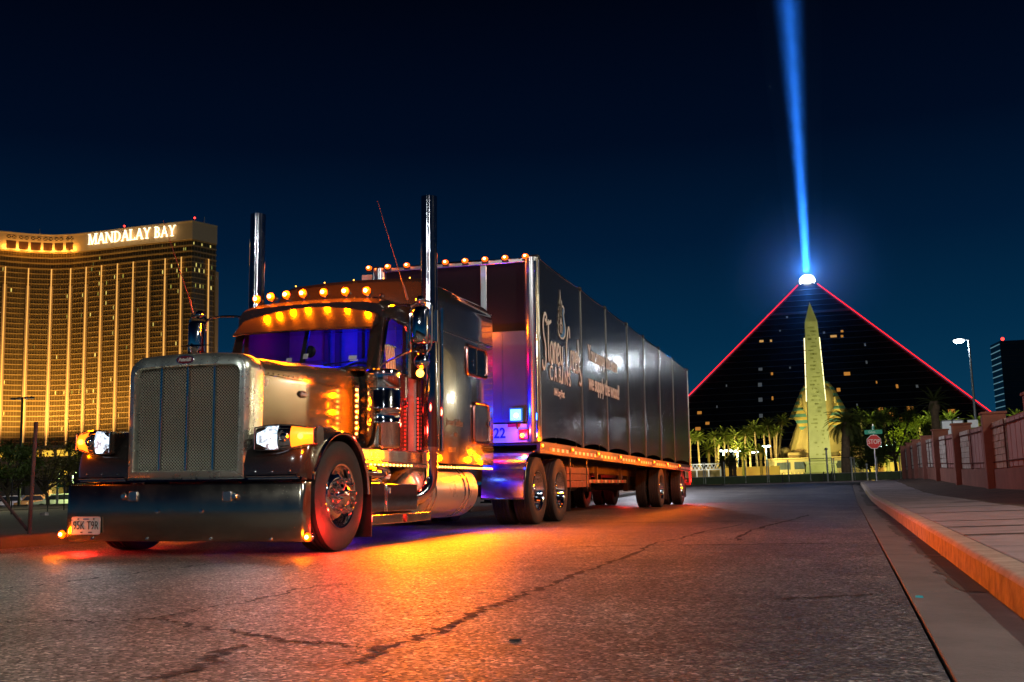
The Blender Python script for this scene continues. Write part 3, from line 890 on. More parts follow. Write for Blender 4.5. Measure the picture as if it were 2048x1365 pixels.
# --- sun visor
def visor_pt(x, k):
    c = (x / .86) ** 2
    return (x, 2.05 + .10 * c + .36 * k, 2.315 + .345 * k + (.03 * k) * (1 - c))
m = MB()
rr = []
for i in range(13):
    x = -.86 + 1.72 * i / 12
    top = [visor_pt(x * (1 - .06 * k), k) for k in (0, .35, .7, 1.0)]
    bot = [(a, b + .012, c - .012) for a, b, c in top[::-1]]
    rr.append(top + bot)
m.loft(rr); vis = part('visor', m, M_PAINT, angle=50)
for s in (1, -1):
    m = MB(); m.poly([visor_pt(s*.86, 0), visor_pt(s*.808, 1), (s*.86, 2.5, 2.62), (s*.88, 2.36, 2.42)]); m.build('visor_end', M_PAINT, vis, 0, fix=False)
m = MB(); m.tube([visor_pt(-.86 + 1.72*i/12, 0) for i in range(13)], .008, 6); m.build('visor_edge', M_CHROME, vis)
# --- cab roof lamps
for i, (x, z) in enumerate(((-.74, 2.774), (-.557, 2.792), (-.356, 2.803), (-.144, 2.806), (.122, 2.801), (.392, 2.795), (.658, 2.783))):
    y = 2.45
    m = MB(); m.tube([(x, y + .16, z - .005), (x, y + .08, z), (x, y + .01, z)], [.012, .036, .042], 16)
    b = part('roof_lamp', m, M_CHROME)
    m = MB(); m.box(x - .012, x + .012, y + .03, y + .08, z - .13, z - .03); m.build('lamp_foot', M_CHROME, b, 0)
    m = MB(); m.lathe([(.001, -.035), (.026, -.03), (.042, -.012), (.048, .008)], (x, y, z), 'y', 18); m.build('lens', E_AMBO, b)
    m = MB(); m.sphere((x, y - .030, z), .022, 12, 7); m.build('bulb', E_AMBS, b)
    lamp('roof_lamp_light', 'POINT', (x, y - .10, z + .06), 42, (1, .15, .0), T, .03)
# --- exhaust stacks
for s, x, y in ((1, 1.15, 3.13), (-1, -1.18, 3.2)):
    m = MB()
    pts = [(x, y, z) for z in (4.0, 3.2, 2.48, 2.44, 1.6, 1.0)]
    m.tube(pts, [.096, .096, .096, .102, .102, .102], 24, False)
    st = part('exhaust_stack', m, M_STACK, angle=60)
    m = MB(); m.lathe([(.086, 4.0), (.086, 3.2)], (x, y, 0), 'z', 24); m.build('stack_bore', M_FRAME, st)
    m = MB(); m.tube(smooth_path([(x, y, 1.02), (x, y, .78), (x - s*.01, y - .03, .62), (x - s*.06, y - .14, .49), (x - s*.2, y - .32, .43), (x - s*.45, y - .45, .45)], 5), .094, 20); m.build('exhaust_elbow', M_CHROME, st, 60)
    for z in (2.46, 1.02):
        m = MB(); m.lathe([(.099, -.02), (.108, -.018), (.108, .018), (.099, .02)], (x, y, z), 'z', 24); m.build('clamp_band', M_CHROME, st)
    m = MB(); m.box(min(x, s*.95), max(x, s*.95), y - .03, y + .03, 2.2, 2.25); m.build('stack_bracket', M_CHROME, st, 0)
# --- air cleaners
for s in (1, -1):
    x, y = s * 1.045, 2.05
    m = MB(); m.lathe([(.10, .99), (.17, 1.0), (.186, 1.03), (.186, 1.24), (.19, 1.245), (.19, 1.275), (.186, 1.28), (.186, 1.39), (.19, 1.395), (.19, 1.425), (.186, 1.43), (.186, 1.60), (.178, 1.62), (.186, 1.64), (.186, 1.77), (.196, 1.775), (.196, 1.81), (.18, 1.825), (.05, 1.84), (.001, 1.842)], (x, y, 0), 'z', 36)
    ac = part('air_cleaner', m, M_CHROME, angle=50)
    for k in range(24):
        a = 2*PI*k/24
        m = MB(); m.sphere((x + .196*math.cos(a), y + .196*math.sin(a), 1.793), .008, 6, 4); m.build('cap_bolt', M_CHROME, ac)
    m = MB(); m.box(min(x, s*.85), max(x, s*.85), y + .12, y + .17, 1.33, 1.40); m.build('cleaner_bracket', M_STEEL, ac, 0)
    # light bar with a row of amber lamps
    m = MB(); m.box(s*.80 - .022, s*.80 + .022, 1.915, 1.94, 1.10, 1.665); lb = part('light_bar', m, M_STEEL, bevel=.004)
    for k in range(9):
        z = 1.148 + k * .0584
        m = MB(); m.lathe([(.001, -.014), (.010, -.011), (.0135, 0)], (s*.80, 1.915, z), 'y', 12); m.build('bar_lamp', E_LED, lb)
    for z in (1.2, 1.38, 1.56): lamp('bar_light', 'POINT', (s*.82, 1.85, z), 16, AMBY, T, .02)
# --- sill, steps, tanks along both sides
for s in (1, -1):
    def bx(x0, x1): return min(s*x0, s*x1), max(s*x0, s*x1)
    m = MB(); m.box(*bx(.90, 1.06), 1.50, 3.45, .845, .985); part('cab_skirt', m, M_STEEL, bevel=.01)
    m = MB(); m.box(*bx(1.06, 1.085), 1.55, 5.70, .80, .838); sl = part('light_rail', m, M_STEEL, bevel=.004)
    ys_ = [1.66 + .098 * k for k in range(12)] + [3.42 + .1 * k for k in range(23)]
    for y in ys_:
        m = MB(); m.lathe([(.001, s*.012), (.009, s*.009), (.012, 0)], (s*1.085, y, .819), 'x', 10); m.build('rail_lamp', E_LED, sl)
    lamp('rail_light', 'AREA', (s*1.12, 2.2, .835), 330 if s > 0 else 40, AMBY, T, target=(s*2.1, 1.9, .55), sx=1.1, sy=.03)
    lamp('rail_light', 'AREA', (s*1.12, 4.55, .835), 380 if s > 0 else 60, AMBY, T, target=(s*2.1, 4.55, .58), sx=2.2, sy=.03)
    for yy_ in (2.2, 3.8, 5.0): lamp('rail_light', 'POINT', (s*1.22, yy_, .93), 46 if s > 0 else 15, AMBY, T, .03)
    m = MB(); m.lathe([(.001, 1.62), (.09, 1.63), (.105, 1.66), (.105, 2.26), (.09, 2.29), (.001, 2.3)], (s*.94, 0, .725), 'y', 24); part('air_tank', m, M_CHROME)
    m = MB(); m.box(*bx(.62, 1.12), 2.0, 2.84, .325, .62); tb = part('tool_box', m, M_CHROME, bevel=.012)
    m = MB(); m.box(*bx(1.121, 1.124), 2.03, 2.08, .52, .58); m.build('tool_box_decal', pm('decal blue', (.1, .16, .35), .5), tb, 0)
    m = MB(); m.box(*bx(.62, 1.10), 1.52, 1.99, .325, .635); part('battery_box', m, M_CHROME, bevel=.012)
    m = MB(); m.box(*bx(.70, 1.17), 1.52, 3.12, .205, .305); sp = part('step', m, M_STEEL, bevel=.01)
    m = MB(); m.disc((s*1.17 if s > 0 else s*1.17 - .012, 2.36, .255), .04, 'x', 16, .012); m.build('reflector', M_RED, sp)
    m = MB(); m.lathe([(.001, 2.90), (.27, 2.91), (.32, 2.95), (.33, 3.0), (.33, 4.88), (.32, 4.93), (.27, 4.97), (.001, 4.98)], (s*.80, 0, .53), 'y', 48); ft = part('fuel_tank', m, M_BRUSH, angle=50)
    for y in (3.24, 3.38, 4.40, 4.54):
        m = MB(); m.lathe([(.331, -.02), (.338, -.018), (.338, .018), (.331, .02)], (s*.80, y, .53), 'y', 48); m.build('tank_strap', M_CHROME, ft)
    m = MB(); m.lathe([(.05, 0), (.05, .03), (.03, .04), (.001, .04)], (s*.93, 4.3, .825), 'z', 16); m.build('tank_cap', M_CHROME, ft)
    # red accent strips by the door
    for (xx, y, za, zb, nn) in ((.95, 2.26, .98, 1.50, 10), (1.02, 3.12, 1.0, 1.62, 14)):
        m = MB(); m.box(s*xx - .008, s*xx + .008, y - .02, y - .012, za, zb); rs = part('accent_strip', m, M_BLACK)
        for k in range(nn):
            z = za + (zb - za) * (k + .5) / nn
            m = MB(); m.box(s*xx - .006, s*xx + .006, y - .026, y - .02, z - .007, z + .007); m.build('accent_lamp', E_RLED, rs, 0)
    lamp('accent_light', 'POINT', (s*1.13, 2.62, 1.25), 44, RED, T, .04)
    lamp('accent_light', 'POINT', (s*1.30, 2.90, 1.50), 26, RED, T, .04)
    lamp('wheel_well_light', 'POINT', (s*1.36, .34, .20), 40, RED, T, .04)
    lamp('wheel_well_light', 'POINT', (s*1.27, 1.40, .30), 6, RED, T, .04)
# --- sleeper
def sl_sec(y, gx=0, gz=0):
    hw, zt, r = 1.1 - gx, 3.12 - gz, .30
    out = [(hw, .86)]
    for z in (1.5, 2.2): out.append((hw, z))
    for j in range(9):
        a = R(90 * j / 8); out.append((hw - r + r * math.cos(a), zt - r + r * math.sin(a) * 1.0))
    for k in (.5, 0, -.5): out.append((k * (hw - r), zt + .03 * (1 - k*k)))
    for j in range(9):
        a = R(90 + 90 * j / 8); out.append((-hw + r + r * math.cos(a), zt - r + r * math.sin(a)))
    for z in (2.2, 1.5): out.append((-hw, z))
    out.append((-hw, .86))
    return [(a, y, b) for a, b in out]
m = MB(); m.loft([sl_sec(3.46, .05, .14), sl_sec(3.50, .012, .05), sl_sec(3.58), sl_sec(4.5), sl_sec(5.66), sl_sec(5.72, .03, .03)])
slp = part('sleeper', m, M_PAINT, angle=30)
for z, r in ((2.505, 0),):
    for s in (1, -1):
        m = MB(); m.box(min(s*1.1, s*1.104), max(s*1.1, s*1.104), 3.6, 5.66, z - .008, z + .008); m.build('sleeper_seam', M_PAINT, slp, 0)
        for k in range(26):
            m = MB(); m.sphere((s*1.102, 3.64 + k * .08, z - .035), .007, 6, 4); m.build('sleeper_rivet', M_ALU, slp)
        for k in range(26):
            m = MB(); m.sphere((s*1.102, 5.60, .95 + k * .08), .007, 6, 4); m.build('sleeper_rivet', M_ALU, slp)
def framed(y0, y1, z0, z1, r, mat, name, ftrim):
    o2 = rrect((y1-y0)/2, (z1-z0)/2, r, 5, (y0+y1)/2, (z0+z1)/2)
    m = MB(); m.prism(o2, lambda a, b, d: (d, a, b), 1.098, 1.106); w = m.build(name, mat, slp, 0)
    m = MB(); m.tube([(1.108, a, b) for a, b in o2 + [o2[0]]], .02, 8, False); m.build(name + '_trim', ftrim, w)
    return w
M_TRIM = pm('rosy polished trim', (.75, .35, .33), .2, 1.)
w = framed(4.55, 5.36, 2.03, 2.41, .07, M_DWIN, 'sleeper_window', M_TRIM)
m = MB(); m.box(1.105, 1.112, 4.94, 4.96, 2.04, 2.40); m.build('window_divider', M_BLACK, w, 0)
w = framed(4.81, 5.44, 1.15, 1.67, .08, M_PAINT, 'baggage_door', M_TRIM)
m = MB(); m.box(1.11, 1.135, 5.36, 5.42, 1.39, 1.45); m.build('latch', M_CHROME, w, 0, .006)
for i, (txt, y, z, sz, sh) in enumerate((('Jarrod Stilles', 4.10, 1.37, .13, .3), ('MO', 4.15, 1.22, .08, 0), ('USDOT', 4.02, 1.03, .085, 0), ('VIN', 4.45, 1.03, .085, 0))):
    t = MB(); t.add(text_mb(txt, sz, .001, sh, 0, .9), frame_mat((1.1025, y, z), (0, 1, 0), (0, 0, 1))); t.build('door_lettering', pm('faded lettering', (.10, .085, .07), .5), slp, 0, fix=False)
m = MB(); m.tube([(1.16, 3.5, 1.0), (1.16, 3.5, 2.72)], .022, 10); m.build('grab_rail', M_CHROME, slp)
# sleeper marker lamps along the roof edge
for x in (-.8, -.4, 0, .4, .75):
    m = MB(); m.sphere((x, 3.50, 3.115 + .025 * (1 - (x/.8)**2)), .009, 8, 5); m.build('roof_marker', E_AMB, slp)
# blue deck lights; red and amber ones added unseen to tint the trailer nose
lamp('nose_light', 'POINT', (.35, 6.7, 1.45), 80, (.0, .004, 1), T, .05)
lamp('nose_light', 'POINT', (-.5, 6.6, 1.3), 40, (.01, .004, 1), T, .05)
lamp('nose_light', 'POINT', (.35, 6.95, 2.42), 11, (1, .0, .10), T, .05)
lamp('nose_light', 'POINT', (.45, 6.98, 2.98), 20, (1, .16, .0), T, .05)
lamp('under_light', 'POINT', (.1, 5.4, .55), 10, VIO, T, .05)
lamp('under_light', 'POINT', (.1, 3.0, .40), 8, VIO, T, .05)
for z, c in ((1.25, 'blue led'), (3.02, 'amber lamp')):
    m = MB(); m.box(.38, .52, 5.73, 5.77, z - .03, z + .03); m.build('deck_lamp', em('blue led', (.1, .2, 1), 14) if c == 'blue led' else E_AMB, slp, 0, .01)
# --- deck, fifth wheel, quarter fenders
m = MB(); m.box(-.42, .42, 5.76, 7.3, .94, .97); part('deck_plate', m, M_ALU)
m = MB(); m.lathe([(.001, 0), (.48, 0), (.48, .05), (.001, .05)], (0, 8.2, 1.0), 'z', 24); part('fifth_wheel', m, M_FRAME)
for s in (1, -1):
    prof = [(6.70, .40), (6.72, .62), (6.77, .80), (6.88, .96), (7.05, 1.06), (7.28, 1.105), (7.55, 1.115), (7.9, 1.115)]
    m = MB(); rings = [[(s * x, a + .012 * (1 if q else 0), b - .012 * (1 if q else 0)) for a, b in prof] for x, q in ((.56, 0), (1.22, 0))]
    m.loft(rings, False)
    f = part('quarter_fender', m, M_STEEL, angle=60)
    m = MB(); m.tube([(s*1.222, a, b) for a, b in prof], .014, 8); m.build('fender_trim', M_CHROME, f)
    m = MB(); m.tube([(s*.56, 6.695, .40), (s*1.22, 6.695, .40)], .014, 8); m.build('fender_trim', M_CHROME, f)
    m = MB(); m.box(s*.9-.3, s*.9+.3, 9.55, 9.565, .15, .85); part('mud_flap', m, M_BLACK)
# --- mirrors and whip antennas
def mirror(s):
    x, y = s * 1.40, 2.28
    m = MB()
    hp_ = rrect(.085, .205, .05, 4)
    m.loft([[(x + a * k, y + d, 2.325 + b * k) for a, b in hp_] for k, d in ((.8, -.09), (.96, -.075), (1, -.04), (1, .03), (.95, .04))])
    mr = part('mirror', m, M_CHROME, angle=50)
    m = MB(); m.prism(rrect(.07, .19, .03, 4), lambda a, b, d: (x + a, d, 2.325 + b), y + .041, y + .045); m.build('mirror_glass', pm('mirror glass', (.8, .8, .8), .02, 1.), mr, 0)
    m = MB(); m.box(x + (.09 if s > 0 else -.16), x + (.16 if s > 0 else -.09), y + .05, y + .07, 2.14, 2.50); m.build('mirror_back', M_CHROME, mr, 0, .01)
    m = MB(); m.tube(smooth_path([(s*.86, 2.46, 2.56), (s*1.0, 2.40, 2.58), (s*1.2, 2.33, 2.57), (s*1.27, y - .02, 2.52), (s*1.275, y - .04, 2.40), (s*1.275, y - .04, 2.15), (s*1.27, y - .02, 2.06), (s*1.2, y, 2.03), (s*.96, 2.24, 1.92), (s*.9, 2.26, 1.88)], 4), .013, 8); m.build('mirror_bracket', M_CHROME, mr)
    m = MB(); m.tube(smooth_path([(s*1.27, y - .02, 2.54), (s*1.38, y, 2.585), (s*1.50, y, 2.57), (s*1.505, y, 2.45), (s*1.505, y, 2.18), (s*1.49, y, 2.06), (s*1.40, y, 2.04), (s*1.27, y, 2.05)], 4), .012, 8); m.build('mirror_bracket', M_CHROME, mr)
    m = MB(); m.lathe([(.001, .05), (.06, .04), (.085, .0), (.088, -.02), (.07, -.035), (.03, -.05), (.001, -.055)], (x, y, 1.93), 'y', 24); m.build('convex_mirror', M_CHROME, mr)
    m = MB(); m.sphere((x - s*.02, y, 2.60), (.055, .06, .055), 14, 8); m.build('mirror_lamp_housing', M_CHROME, mr)
    m = MB(); m.lathe([(.001, -.03), (.025, -.026), (.04, -.008), (.042, .02)], (x - s*.02, y - .02, 1.80), 'y', 20); m.build('mirror_lamp', em('mirror amber lamp', (1, .5, .05), 7), mr)
    lamp('mirror_light', 'POINT', (x - s*.02, y - .09, 1.80), 12 if s > 0 else 4, AMBY, T, .03)
    m = MB(); base = (1.23 if s > 0 else -1.47, y, 2.62); top = (1.23 - .42, y + .12, 3.80) if s > 0 else (-1.47 - .52, y + .1, 3.80)
    m.tube([base, (base[0] - .05, y, 2.78)], .012, 8); m.tube([(base[0] - .05, y, 2.78), top], [.006, .003], 6); part('whip_antenna', m, pm('red whip', (.2, .05, .03), .4))
mirror(1); mirror(-1)
# bug horn pair and lamp on the roof edge
m = MB(); m.lathe([(.03, 0), (.034, .03), (.01, .05), (.001, .05)], (.78, 2.6, 2.72), 'z', 14); part('roof_beacon', m, M_CHROME)
# ------------------------------------------------------------------ trailer
TR = empty('curtain_trailer', truck.location, (0, TILT, 0), 'long black curtain-sided trailer lettered for a cabin builder, amber marker lamps along it', 'trailer')
M_TARP = pm('black vinyl curtain', (.020, .0195, .017), .165, rvar=.03, vscale=1.2, bump=.015, bscale=3, spec=.34)
M_TARP2 = pm('black front tarp', (.010, .009, .011), .6, bump=.06, bscale=4, spec=.12)
M_HEAD = pm('grey headboard', (.09, .085, .095), .4, .1, var=.1, vscale=4, bump=.03, bscale=12)
M_TW = pm('tape white', (.72, .72, .72), .4)
M_TRD = pm('tape red', (.55, .02, .015), .4)
XT0, XT1, YF, YR = -1.50, 1.28, 7.40, 24.1
def tz(y): return -.0075 * (y - YF)
def tpart(name, mb, mat, parent=None, angle=35, bevel=0, fix=True): return mb.build(name, mat, parent or TR, angle, bevel, fix=fix)
def sbox(mb, x0, x1, y0, y1, z0, z1):
    c = [(x0, y0), (x1, y0), (x1, y1), (x0, y1)]
    i = len(mb.v)
    mb.v += [(a, b, z0 + tz(b)) for a, b in c] + [(a, b, z1 + tz(b)) for a, b in c]
    mb.f += [(i, i+3, i+2, i+1), (i+4, i+5, i+6, i+7), (i, i+1, i+5, i+4), (i+1, i+2, i+6, i+5), (i+2, i+3, i+7, i+6), (i+3, i, i+4, i+7)]
    return mb
m = MB(); sbox(m, XT0, XT1, YF, YR, 1.20, 1.26); tpart('floor', m, M_FRAME)
for x0, x1 in ((XT0 - .01, XT0 + .05), (XT1 - .05, XT1 + .003)):
    m = MB(); sbox(m, x0, x1, YF - .01, YR, 1.07, 1.255); tpart('side_rail', m, pm('rail grey', (.035, .033, .03), .5, .1), bevel=.008)
m = MB(); sbox(m, XT0 + .06, XT1 - .06, YF, YF + .05, 1.25, 4.05); tpart('front_tarp', m, M_TARP2)
m = MB(); m.box(XT0 + .25, XT1 - .16, YF - .06, YF - .01, 1.55, 2.97); hb = tpart('headboard', m, M_HEAD, bevel=.008)
for x in (-.95, -.4, .15, .7):
    m = MB(); m.box(x - .012, x + .012, YF - .066, YF - .06, 1.58, 2.95); m.build('headboard_rib', M_HEAD, hb, 0)
m = MB(); m.box(XT0 + .1, XT1 - .1, YF - .05, YF - .005, 1.24, 1.53); bb = tpart('front_band', m, pm('white band', (.55, .55, .56), .4), bevel=.006)
t = MB(); t.add(text_mb('22', .22, .002, 0, .004, .9), frame_mat((.65, YF - .053, 1.385), (1, 0, 0), (0, 0, 1))); t.build('number', pm('navy number', (.01, .02, .10), .5), bb, 0, fix=False)
t = MB(); t.add(text_mb('2', .11, .002, 0, 0, .9), frame_mat((1.09, YF - .053, 1.60), (1, 0, 0), (0, 0, 1))); t.build('number', M_BLACK, hb, 0, fix=False)
m = MB(); m.box(.78, .98, YF - .054, YF - .05, 1.48, 1.53); m.build('tape_red', M_TRD, bb, 0)
for x in (-.55, .40):
    m = MB(); m.box(x - .05, x + .05, YF - .03, YF, 2.99, 4.05); tpart('front_stake', m, M_ALU, bevel=.008)
for x in (XT0 + .11, XT1 - .10):
    m = MB(); m.lathe([(.11, 1.25), (.115, 1.26), (.115, 4.12), (.10, 4.14), (.001, 4.145)], (x, YF + .02, 0), 'z', 28); cp = tpart('corner_post', m, M_ALU)
    m = MB(); m.tube([(x + .085 * (1 if x > 0 else -1), YF - .08, 1.3), (x + .085 * (1 if x > 0 else -1), YF - .08, 4.05)], .016, 8); m.build('edge_bead', M_CHROME, cp)
m = MB(); m.box(XT0 + .02, XT1, YF - .05, YF + .05, 4.05, 4.12); tr_ = tpart('top_rail', m, M_ALU, bevel=.012)
for k in range(9):
    x = 1.11 - .3325 * k
    m = MB(); m.box(x - .05, x + .05, YF - .075, YF - .05, 4.07, 4.11); ml = tpart('clearance_lamp', m, M_BLACK)
    m = MB(); m.sphere((x, YF - .08, 4.135), (.055, .03, .04), 12, 7); m.build('lens', E_AMBO, ml)
    m = MB(); m.sphere((x, YF - .11, 4.14), (.020, .012, .016), 10, 6); m.build('bulb', E_AMBS, ml)
    lamp('clearance_light', 'POINT', (x, YF - .17, 4.17), .9, AMB, TR, .03)
lamp('top_light', 'AREA', (-.1, YF - .25, 3.95), .6, (.3, .08, 1), TR, target=(-.1, YF, 4.2), sx=2.4, sy=.05)
m = MB(); m.box(XT0 - .19, XT0 + .02, YF - .06, YF + .1, 3.92, 4.03); tpart('tarp_motor', m, pm('cream housing', (.6, .55, .45), .5), bevel=.01)
# work lamp and red marker on the nose
m = MB(); m.box(.83, 1.05, YF - .14, YF - .07, 1.55, 1.77); wlp = tpart('work_lamp', m, pm('teal lamp housing', (.03, .25, .25), .35), bevel=.01)
m = MB(); m.box(.855, 1.025, YF - .147, YF - .14, 1.575, 1.745); m.build('lens', em('work lamp lens', (.25, .65, 1), 1.6), wlp, 0)
m = MB(); m.sphere((.95, YF - .15, 1.65), (.035, .015, .035), 12, 7); m.build('bulb', E_BLUE, wlp)
m = MB(); m.tube([(.94, YF - .1, 1.55), (.94, YF - .06, 1.45)], .012, 6); m.build('lamp_stalk', M_BLACK, wlp)
lamp('work_light', 'POINT', (.95, YF - .28, 1.65), 5, (.02, .12, 1), TR, .05)
m = MB(); m.box(.97, 1.12, YF - .10, YF - .05, 1.29, 1.44); rm = tpart('red_marker', m, M_RED, bevel=.008)
m = MB(); m.sphere((1.03, YF - .11, 1.345), (.035, .02, .035), 12, 7); m.build('lens', E_AMB, rm)
lamp('marker_light', 'POINT', (1.04, YF - .2, 1.36), 3, (1, .1, .03), TR, .03)
# curtain side, one panel between each pair of bows
ribs = [YF + .06, 10.26, 12.39, 14.61, 16.63, 18.85, 21.10, YR]
top0 = 4.12
for side, X, sgn in (('d', XT1, 1), ('p', XT0, -1)):
    for k in range(7):
        y0, y1 = ribs[k], ribs[k+1]
        m = MB(); nu, nv = 14, 16
        rr = random.Random(k * 7 + (0 if sgn > 0 else 50))
        ph = rr.uniform(0, 6)
        for j in range(nv + 1):
            for i in range(nu + 1):
                s_, q = i / nu, j / nv
                y = y0 + (y1 - y0) * s_
                zb = 1.275 + .085 * math.sin(PI * s_) ** .7
                zt = top0 - .035 * math.sin(PI * s_)
                z = zb + (zt - zb) * q
                bul = .014 * math.sin(PI * s_) ** .6 * (1 - .5 * q) + .003 * math.sin(9 * s_ + ph) * math.sin(2.2 * q + ph)
                m.v.append((X + sgn * (bul - .004), y, z + tz(y)))
        k1 = nu + 1
        m.f = [(j*k1+i, j*k1+i+1, (j+1)*k1+i+1, (j+1)*k1+i) for j in range(nv) for i in range(nu)]
        tpart('curtain_panel', m, M_TARP, angle=60)
    for k, y in enumerate(ribs):
        m = MB(); sbox(m, min(X - sgn*.03, X + sgn*.012), max(X - sgn*.03, X + sgn*.012), y - .018, y + .018, 1.26, 4.135); tpart('curtain_bow', m, M_ALU if k in (0, 7) else pm('bow grey', (.16, .155, .14), .3, .6), bevel=.006)
        m = MB(); sbox(m, min(X - sgn*.12, X + sgn*.02), max(X - sgn*.12, X + sgn*.02), y - .06, y + .06, 4.09, 4.17); tpart('bow_cap', m, M_BLACK, bevel=.02)
    for y0, y1 in zip(ribs[:-1], ribs[1:]):
        m = MB(); m.tube(smooth_path([(X - sgn*.02, y0 + (y1-y0)*q, top0 + .012 - .035*math.sin(PI*q) + tz(y0 + (y1-y0)*q)) for q in (0, .25, .5, .75, 1)], 3), .022, 6); tpart('edge_cable', m, M_CHROME)
m = MB()
rings = []
for y in ribs:
    rings.append([(XT0, y, top0 + tz(y)), (XT0 + .5, y, top0 + .03 + tz(y)), (-.1, y, top0 + .045 + tz(y)), (XT1 - .5, y, top0 + .03 + tz(y)), (XT1, y, top0 + tz(y))])
m.loft(rings, False); tpart('roof_tarp', m, M_TARP2)
m = MB(); sbox(m, XT0, XT1, YR - .01, YR + .03, 1.2, 4.12); tpart('rear_wall', m, M_TARP2)
# marker lamps and tape on the side rail
for y in (7.42, 9.344, 11.364, 13.436, 15.452, 17.488, 19.549, 21.651):
    z = 1.19 + tz(y)
    m = MB(); m.box(XT1 + .003, XT1 + .018, y - .06, y + .06, z - .03, z + .03); sm = tpart('side_marker', m, M_BLACK, bevel=.004)
    m = MB(); m.sphere((XT1 + .022, y, z), (.03, .055, .038), 12, 7); m.build('lens', E_AMBO, sm)
    m = MB(); m.sphere((XT1 + .04, y - .02, z), (.02, .026, .02), 10, 6); m.build('bulb', E_AMB, sm)
    lamp('side_marker_light', 'POINT', (XT1 + .55, y, z - .08), 40, AMB, TR, .03)
yt = 7.95; k = 0
while yt < 23.7:
    near = min(abs(yt - q) for q in (9.344, 11.364, 13.436, 15.452, 17.488, 19.549, 21.651))
    if near > .25:
        m = MB(); sbox(m, XT1 + .003, XT1 + .007, yt, yt + .148, 1.125, 1.18); tpart('reflective_tape', m, M_TW if k % 2 else M_TRD, angle=0)
    yt += .15; k += 1
# undercarriage
for x in (-.62, .40):
    m = MB(); sbox(m, x - .05, x + .05, 8.0, YR - .2, .88, 1.19); tpart('main_beam', m, pm('galvanised beam', (.09, .085, .08), .6, .2, var=.2), bevel=.008)
yt = 8.6
while yt < 24:
    m = MB(); sbox(m, XT0 + .06, XT1 - .06, yt - .025, yt + .025, 1.09, 1.19); tpart('crossmember', m, pm('galvanised beam', (.25, .24, .23), .5, .4)); yt += .62
# dunnage rack with planks
rk = empty('dunnage_rack', (0, 0, 0), parent=TR)
for k in range(3):
    m = MB(); m.box(.72, 1.20, 9.35, 11.0, .545 + k * .118, .655 + k * .118); m.build('plank', pm('orange stained plank%d' % k, (.26 - .03*k, .07, .03), .7, var=.3, vscale=5), rk, 0, .008)
for y in (9.55, 10.8):
    m = MB(); m.box(.70, .74, y - .02, y + .02, .52, 1.1); m.build('hanger', M_FRAME, rk, 0)
    m = MB(); m.box(1.20, 1.215, y - .02, y + .02, .52, 1.1); m.build('hanger', M_FRAME, rk, 0)
for x in (-.75, .55):
    m = MB(); m.box(x - .06, x + .06, 10.9, 11.02, .30, 1.05); lg = tpart('landing_leg', m, M_FRAME, bevel=.008)
    m = MB(); m.box(x - .11, x + .11, 10.84, 11.08, .27, .30); m.build('foot', M_FRAME, lg, 0)
    m = MB(); m.tube([(x, 11.0, .5), (x, 12.2, .95)], .03, 6); m.build('brace', M_FRAME, lg)
m = MB(); m.box(-.7, .5, 10.93, 10.99, .55, .62); tpart('leg_tie', m, M_FRAME)
m = MB(); m.box(.50, .60, 12.0, 17.6, .62, .70); gb = tpart('side_guard', m, pm('guard grey', (.2, .19, .18), .5), bevel=.006)
for k in range(14):
    y = 12.1 + k * .38
    m = MB(); m.box(.60, .604, y, y + .18, .63, .69); m.build('tape', M_TRD if k % 2 else M_TW, gb, 0)
for y in (12.4, 14.6, 17.2):
    m = MB(); m.box(.5, .56, y - .03, y + .03, .70, 1.0); m.build('guard_post', pm('guard grey', (.2, .19, .18), .5), gb, 0)
TA = (19.36, 23.0)
for ya in TA:
    for s in (1, -1):
        wheel(TR, -.11 + s * 1.15, ya, s, 'dual'); wheel(TR, -.11 + s * .815, ya, s, 'inner')
    m = MB(); m.tube([(-1.1, ya, WZ), (.9, ya, WZ)], .075, 12); tpart('axle', m, M_FRAME)
    for x in (-.62, .40):
        m = MB(); m.box(x - .06, x + .06, ya - .9, ya - .55, .42, .95); tpart('hanger_bracket', m, M_FRAME, bevel=.01)
        m = MB(); m.tube([(x, ya - .7, .5), (x, ya + .35, .46)], .05, 6); tpart('trailing_arm', m, M_FRAME)
        m = MB(); m.lathe([(.12, .5), (.15, .56), (.13, .64), (.15, .72), (.12, .85)], (x, ya + .35, 0), 'z', 18, True); tpart('air_spring', m, M_RUB)
    for s in (1, -1):
        m = MB(); m.box(-.11 + s*1.0 - .3, -.11 + s*1.0 + .3, ya + .62, ya + .635, .2, 1.02); tpart('mud_flap', m, M_BLACK)
m = MB(); m.lathe([(.001, 13.0), (.14, 13.05), (.16, 13.1), (.16, 14.1), (.14, 14.15), (.001, 14.2)], (.1, 0, .62), 'y', 20); tpart('air_tank', m, M_FRAME)
m = MB(); m.box(XT0 + .05, XT1 - .02, YR - .12, YR - .02, .55, .63); tpart('rear_guard', m, M_TRD)
# tail lamps
for x in (XT0 + .05, XT1 - .04):
    m = MB(); m.sphere((x + .03, YR + .02, 1.04), (.045, .035, .05), 12, 7); tl = tpart('tail_lamp', m, E_RED)
    m = MB(); m.box(x - .01, x + .045, YR - .04, YR, .62, 1.02); m.build('tail_reflector', em('red strip', (1, .02, .02), 1.2), tl, 0)
    lamp('tail_light', 'POINT', (x + .12, YR + .12, .7), 60, RED, TR, .05)
lamp('tail_light', 'POINT', (-.1, 20.9, .5), 30, RED, TR, .05)
